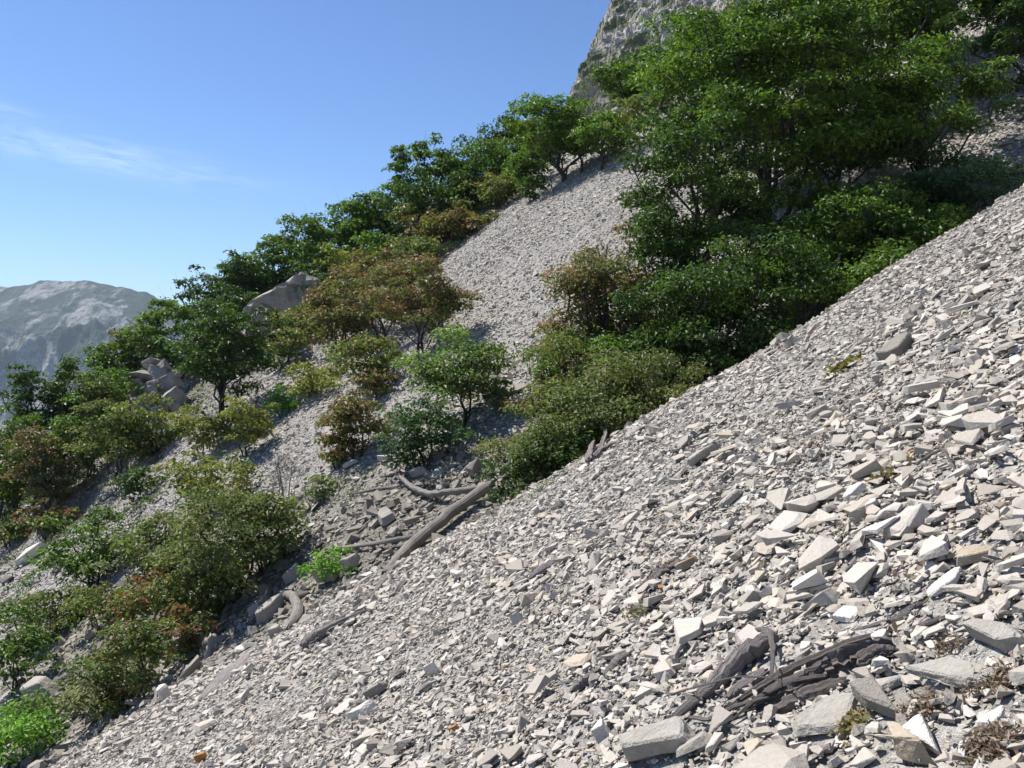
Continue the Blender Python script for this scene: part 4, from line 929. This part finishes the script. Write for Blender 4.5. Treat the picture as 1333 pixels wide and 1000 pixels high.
SKY = [
 (757, 226, 150, 62, 'G', 'tree', 'scree_edge_tree', 'thick-trunked tree standing on the upper left edge of the chute', SK),
 (735, 236, 118, 110, 'G', 'tree', 'scree_edge_tree', 'round-crowned tree with a slim dark trunk on the upper edge of the chute', SK, (-.22, 0)),
 (785, 222, 145, 90, 'G', 'tree', 'scree_edge_tree', 'light green tree right of the thick-trunked one at the head of the chute', SK, (.06, 0)),
 (762, 'd56', 100, 46, 'P', 'bare', 'bare_tree', 'leafless grey tree sticking up between the two round crowns on the skyline', SK),
 (815, 'd58', 78, 95, 'G', 'bush', 'skyline_tree', 'green tree below the cliff, left of the highest treetops', SK),
 (862, 'd60', 62, 90, 'D', 'bush', 'skyline_tree', 'darker green tree close under the cliff, beside the big cluster', SK),
 (845, 'd50', 130, 90, 'M', 'bush', 'skyline_bush', 'olive bush at the very head of the chute', SK),
 (805, 'd51', 152, 70, 'Y', 'bush', 'skyline_bush', 'yellow-green bush right of the thick-trunked tree', SK),
 (700, 'd57', 138, 70, 'G', 'bush', 'skyline_tree', 'green tree behind the slim-trunked tree', SK),
 (665, 'd58', 148, 85, 'D', 'bush', 'skyline_tree', 'tree left of the two trunked trees on the skyline', SK),
 (632, 'd56', 172, 85, 'G', 'bush', 'skyline_tree', 'green tree right of the twin tall trees on the skyline', SK),
 (690, 'd50', 190, 75, 'G', 'bush', 'skyline_bush', 'bright bush below the slim-trunked tree', SK),
 (650, 'd49', 228, 80, 'M', 'bush', 'skyline_bush', 'brownish bush above the lip of the chute', SK),
 (692, 262, 228, 40, 'D', 'bush', 'skyline_bush', 'small dark bush on the shadowed lip of the chute', SK),
 (530, 'd54', 172, 52, 'G', 'tall', 'tall_skyline_tree', 'left one of the twin tall trees against the sky', SK),
 (578, 'd54', 176, 66, 'G', 'tall', 'tall_skyline_tree', 'right one of the twin tall trees against the sky', SK),
 (560, 'd50', 222, 105, 'D', 'bush', 'skyline_tree', 'dark green tree at the foot of the twin tall trees', SK),
 (605, 'd53', 200, 85, 'D', 'bush', 'skyline_tree', 'deep green tree right below the twin tall trees', SK),
 (500, 'd55', 238, 80, 'G', 'bush', 'skyline_tree', 'green tree left of the twin tall trees', SK),
 (565, 'd46.5', 264, 80, 'B', 'bush', 'brown_tipped_bush', 'brown-tipped bush below the twin tall trees', SK),
 (605, 'd46', 275, 75, 'B', 'bush', 'brown_tipped_bush', 'brown-tipped bush at the lip of the chute, left end', SK),
 (545, 'd44.5', 308, 80, 'S', 'bush', 'skyline_bush', 'olive bush left of the start of the chute lip', SK),
 (468, 'd56', 256, 90, 'G', 'bush', 'skyline_tree', 'green treetop with a few bare twigs on the middle skyline', SK),
 (432, 'd56', 274, 85, 'G', 'bush', 'skyline_tree', 'rounded treetop above the slanting outcrop', SK),
 (395, 'd57', 278, 85, 'G', 'bush', 'skyline_tree', 'leafy tree just left above the rounded treetop', SK),
 (358, 'd58', 300, 70, 'G', 'bush', 'skyline_tree', 'pale open tree on the skyline where it starts to drop', SK),
 (500, 'd49', 300, 90, 'G', 'bush', 'skyline_bush', 'bright green bush in the middle of the wooded slope', SK),
 (455, 'd49', 318, 85, 'Y', 'bush', 'skyline_bush', 'yellow-green bush above the brown trees', SK),
 (512, 'd44', 330, 90, 'B', 'bush', 'brown_tipped_bush', 'brown bush just above the widest brown tree', SK),
 (408, 'd47', 352, 55, 'X', 'bush', 'dark_bush', 'dark blue-green bush leaning on the slanting outcrop', SK),
 (420, 'd50', 312, 70, 'D', 'bush', 'skyline_bush', 'dark green bush above the slanting outcrop', SK),
 (335, 'd57', 325, 75, 'G', 'bush', 'skyline_tree', 'green tree above the left end of the slanting outcrop', SK),
 (308, 'd54', 320, 62, 'D', 'tall', 'dark_skyline_tree', 'dark pointed tree against the sky left of the slanting outcrop', SK),
 (268, 'd56', 348, 75, 'D', 'bush', 'dark_skyline_tree', 'dark tree with bare twigs where the mountain meets the slope', SK),
 (300, 'd50', 362, 90, 'D', 'bush', 'skyline_bush', 'deep green bush below the dark pointed tree', SK),
 (288, 560, 388, 125, 'D', 'tree', 'lone_dark_tree', 'wide dark green tree with a thick trunk above the yellowish bushes', SK),
 (225, 'd52', 392, 95, 'G', 'bush', 'skyline_bush', 'green bush on the ridge over the pale boulder outcrop', SK),
 (180, 'd54', 415, 70, 'M', 'bush', 'skyline_bush', 'brownish bush on the ridge in front of the distant mountain', SK),
 (140, 'd52', 440, 65, 'G', 'bush', 'skyline_bush', 'green bush above the left dark pair', SK),
 (42, 'd42', 458, 62, 'D', 'tree', 'dark_skyline_tree', 'dark tree with gaps at the left border before the mountain', SK),
 (82, 'd43', 456, 40, 'D', 'bush', 'dark_skyline_tree', 'slim dark tree right next to the one with gaps', SK),
]
LEFT = [
 (110, 'd45', 470, 85, 'S', 'bush', 'flank_bush', 'greyish bush below the slim dark tree', LB),
 (155, 'd46', 480, 80, 'G', 'bush', 'flank_bush', 'green bush left of the pale boulder outcrop', LB),
 (18, 'd38', 512, 75, 'G', 'bush', 'flank_bush', 'green bush at the left border below the dark tree', LB),
 (62, 'd36', 545, 75, 'B', 'bush', 'flank_bush', 'rusty brown bush near the left border', LB),
 (115, 'd38', 520, 85, 'G', 'open', 'flank_bush', 'open green bush right of the rusty brown one', LB),
 (150, 628, 525, 80, 'M', 'open', 'flank_bush', 'slender olive bush with thin dark stems below the boulder outcrop', LB),
 (200, 600, 515, 85, 'M', 'bush', 'flank_bush', 'olive-brown bush below the boulder outcrop', LB),
 (262, 598, 530, 80, 'Y', 'open', 'flank_bush', 'yellowish bush below the trunk of the lone dark tree', LB),
 (318, 598, 515, 62, 'Y', 'open', 'flank_bush', 'yellowish open bush right of the lone trunk', LB),
 (268, 668, 592, 90, 'Y', 'bush', 'flank_bush', 'yellow-green bush on top of the big grey-green thicket', LB),
 (375, 662, 580, 62, 'S', 'bare', 'bare_shrub', 'leafless grey shrub leaning beside the gully', LB),
 (408, 660, 618, 50, 'P', 'low', 'dry_shrub', 'pale half-dry shrub right of the leafless grey one', LB),
 (15, 660, 600, 60, 'S', 'bush', 'flank_bush', 'grey-green bush at the left border at mid height', LB),
 (82, 660, 608, 75, 'P', 'open', 'flank_bush', 'pale feathery bush over white rubble at the left', LB),
 (178, 655, 612, 60, 'D', 'bush', 'flank_bush', 'small dark bush under the slender olive one', LB),
 (62, 705, 655, 60, 'R', 'bush', 'flank_bush', 'reddish bush in the white rubble at the left', LB),
 (12, 712, 668, 55, 'M', 'bush', 'flank_bush', 'olive bush touching the left border', LB),
 (120, 765, 670, 110, 'G', 'bush', 'flank_bush', 'wide green bush in the middle of the left flank', LB),
 (175, 778, 690, 80, 'P', 'open', 'flank_bush', 'grey half-dry bush between the wide green bush and the thicket', LB),
 (215, 760, 665, 90, 'S', 'bush', 'flank_bush', 'grey-green bush at the left shoulder of the thicket', LB),
 (300, 790, 620, 150, 'S', 'bush', 'thicket_bush', 'largest grey-green thicket with deep shade beneath, above the curved root', LB),
 (345, 745, 640, 90, 'S', 'bush', 'thicket_bush', 'grey-green bush on the gully side of the thicket', LB),
 (370, 722, 672, 40, 'G', 'bush', 'flank_bush', 'small bright bush at the gully side of the thicket', LB),
 (255, 820, 710, 110, 'M', 'bush', 'thicket_bush', 'olive bush in front of the thicket with grey twigs', LB),
 (190, 832, 745, 80, 'R', 'bush', 'flank_bush', 'red-tipped bush left of the small bright green one', LB),
 (238, 862, 790, 62, 'R', 'bush', 'flank_bush', 'bright green bush with one red side at the foot of the thicket', LB),
 (60, 840, 765, 100, 'S', 'bush', 'flank_bush', 'broad dull bush over rubble at the lower left', LB),
 (130, 812, 760, 75, 'M', 'bush', 'flank_bush', 'olive bush over the rubble patch at the lower left', LB),
 (18, 905, 800, 75, 'G', 'open', 'flank_bush', 'green open bush at the left border near the bottom', LB),
 (182, 918, 805, 85, 'M', 'tree', 'bent_small_tree', 'small tree with a bent pale trunk at the edge of the near scree', LB),
 (128, 948, 850, 105, 'S', 'bush', 'flank_bush', 'green bush with a red patch at the lower left scree edge', LB),
 (150, 925, 885, 70, 'R', 'bush', 'flank_bush', 'low reddish bush beside the bent pale trunk', LB),
 (22, 1000, 935, 110, 'L', 'low', 'low_green_plant', 'bright green leafy plants in the bottom left corner', LB),
 (45, 945, 915, 60, 'L', 'low', 'low_green_plant', 'small bright green plant above the bottom left corner', LB),
]
for row in BIG:
    put(*row[:9], lean=row[9] if len(row) > 9 else (0, 0), dens=1.0, leafpx=7.2 if row[5] == 'tree' or row[6] == 'young_tree' else 6.5)
for row in MID + SKY + LEFT: put(*row[:9], lean=row[9] if len(row) > 9 else (0, 0))

# ---- low herbs and grass between the shrubs
def ground_cover(name, label, pts, pals, size, per, spread, seed):
    r = np.random.default_rng(seed); n0 = len(pts); ci = np.repeat(np.arange(n0), per); n = len(ci)
    cx, cy = pts[:, 0][ci], pts[:, 1][ci]; sp = (spread * r.uniform(.5, 1.4, n0))[ci]
    x = cx + r.normal(0, 1, n) * sp; y = cy + r.normal(0, 1, n) * sp
    hh = r.uniform(0, 1, n) ** 1.5 * sp * 1.1 * np.exp(-((x - cx) ** 2 + (y - cy) ** 2) / (2 * sp ** 2))
    z = terrain(x, y) + hh + .03; P = np.stack([x, y, z], 1)
    nm = r.normal(0, .6, (n, 3)) + [0, 0, .9]; nm /= np.linalg.norm(nm, axis=1, keepdims=True)
    a = r.normal(size=(n, 3)) + [0, 0, .6]; a -= nm * (a * nm).sum(1, keepdims=True); a /= np.linalg.norm(a, axis=1, keepdims=True); b = np.cross(nm, a)
    L = (size * np.sqrt(y / 30))[:, None] * r.uniform(.6, 1.3, n)[:, None]
    V = np.stack([P - a * L * .5, P + b * L * .22, P + a * L * .5, P - b * L * .22], 1).reshape(-1, 3)
    pal = np.array(pals); cc = pal[r.integers(0, len(pal), n0)][ci] * r.uniform(.8, 1.25, n)[:, None]
    i = np.arange(n) * 4
    o = link(name, mesh_np(name, V, np.stack([i, i + 1, i + 2, i + 3], 1), False, np.repeat(cc, 4, axis=0)), M_LEAF); tag(o, label, kind='stuff'); return o
gx_, gy_ = frustum_pts(17, 68, 3.0, .03, 1.0)
m_ = (fbm(gx_ * .22, gy_ * .22, 0, 91, 3) > -.12) & ((gx_ < -.30 * (gy_ - 3) - 1.0) | (gy_ > 47.5)) & (rng.uniform(size=len(gx_)) < np.where(gy_ > 47.5, .5, .62))
ground_cover('undergrowth', 'low green and olive undergrowth between the shrubs', np.stack([gx_[m_], gy_[m_]], 1),
   [(.06, .10, .03), (.08, .12, .04), (.05, .09, .02), (.11, .12, .05), (.10, .08, .045), (.09, .15, .03)], .15, 34, .30, 5)
_g = [hit(px, py) for px, py in ((430, 640), (445, 655), (418, 632), (470, 628), (560, 592), (578, 618), (452, 600), (390, 640), (640, 588), (575, 640), (700, 645), (410, 668))]
_g = np.array([[p.x + random.gauss(0, .25), p.y + random.gauss(0, .35)] for p in _g for _ in range(4)])
ground_cover('sparse_grass', 'sparse pale green grass on the rubble at the end of the gully', _g, [(.12, .16, .06), (.10, .14, .05), (.15, .17, .08)], .10, 26, .16, 6)
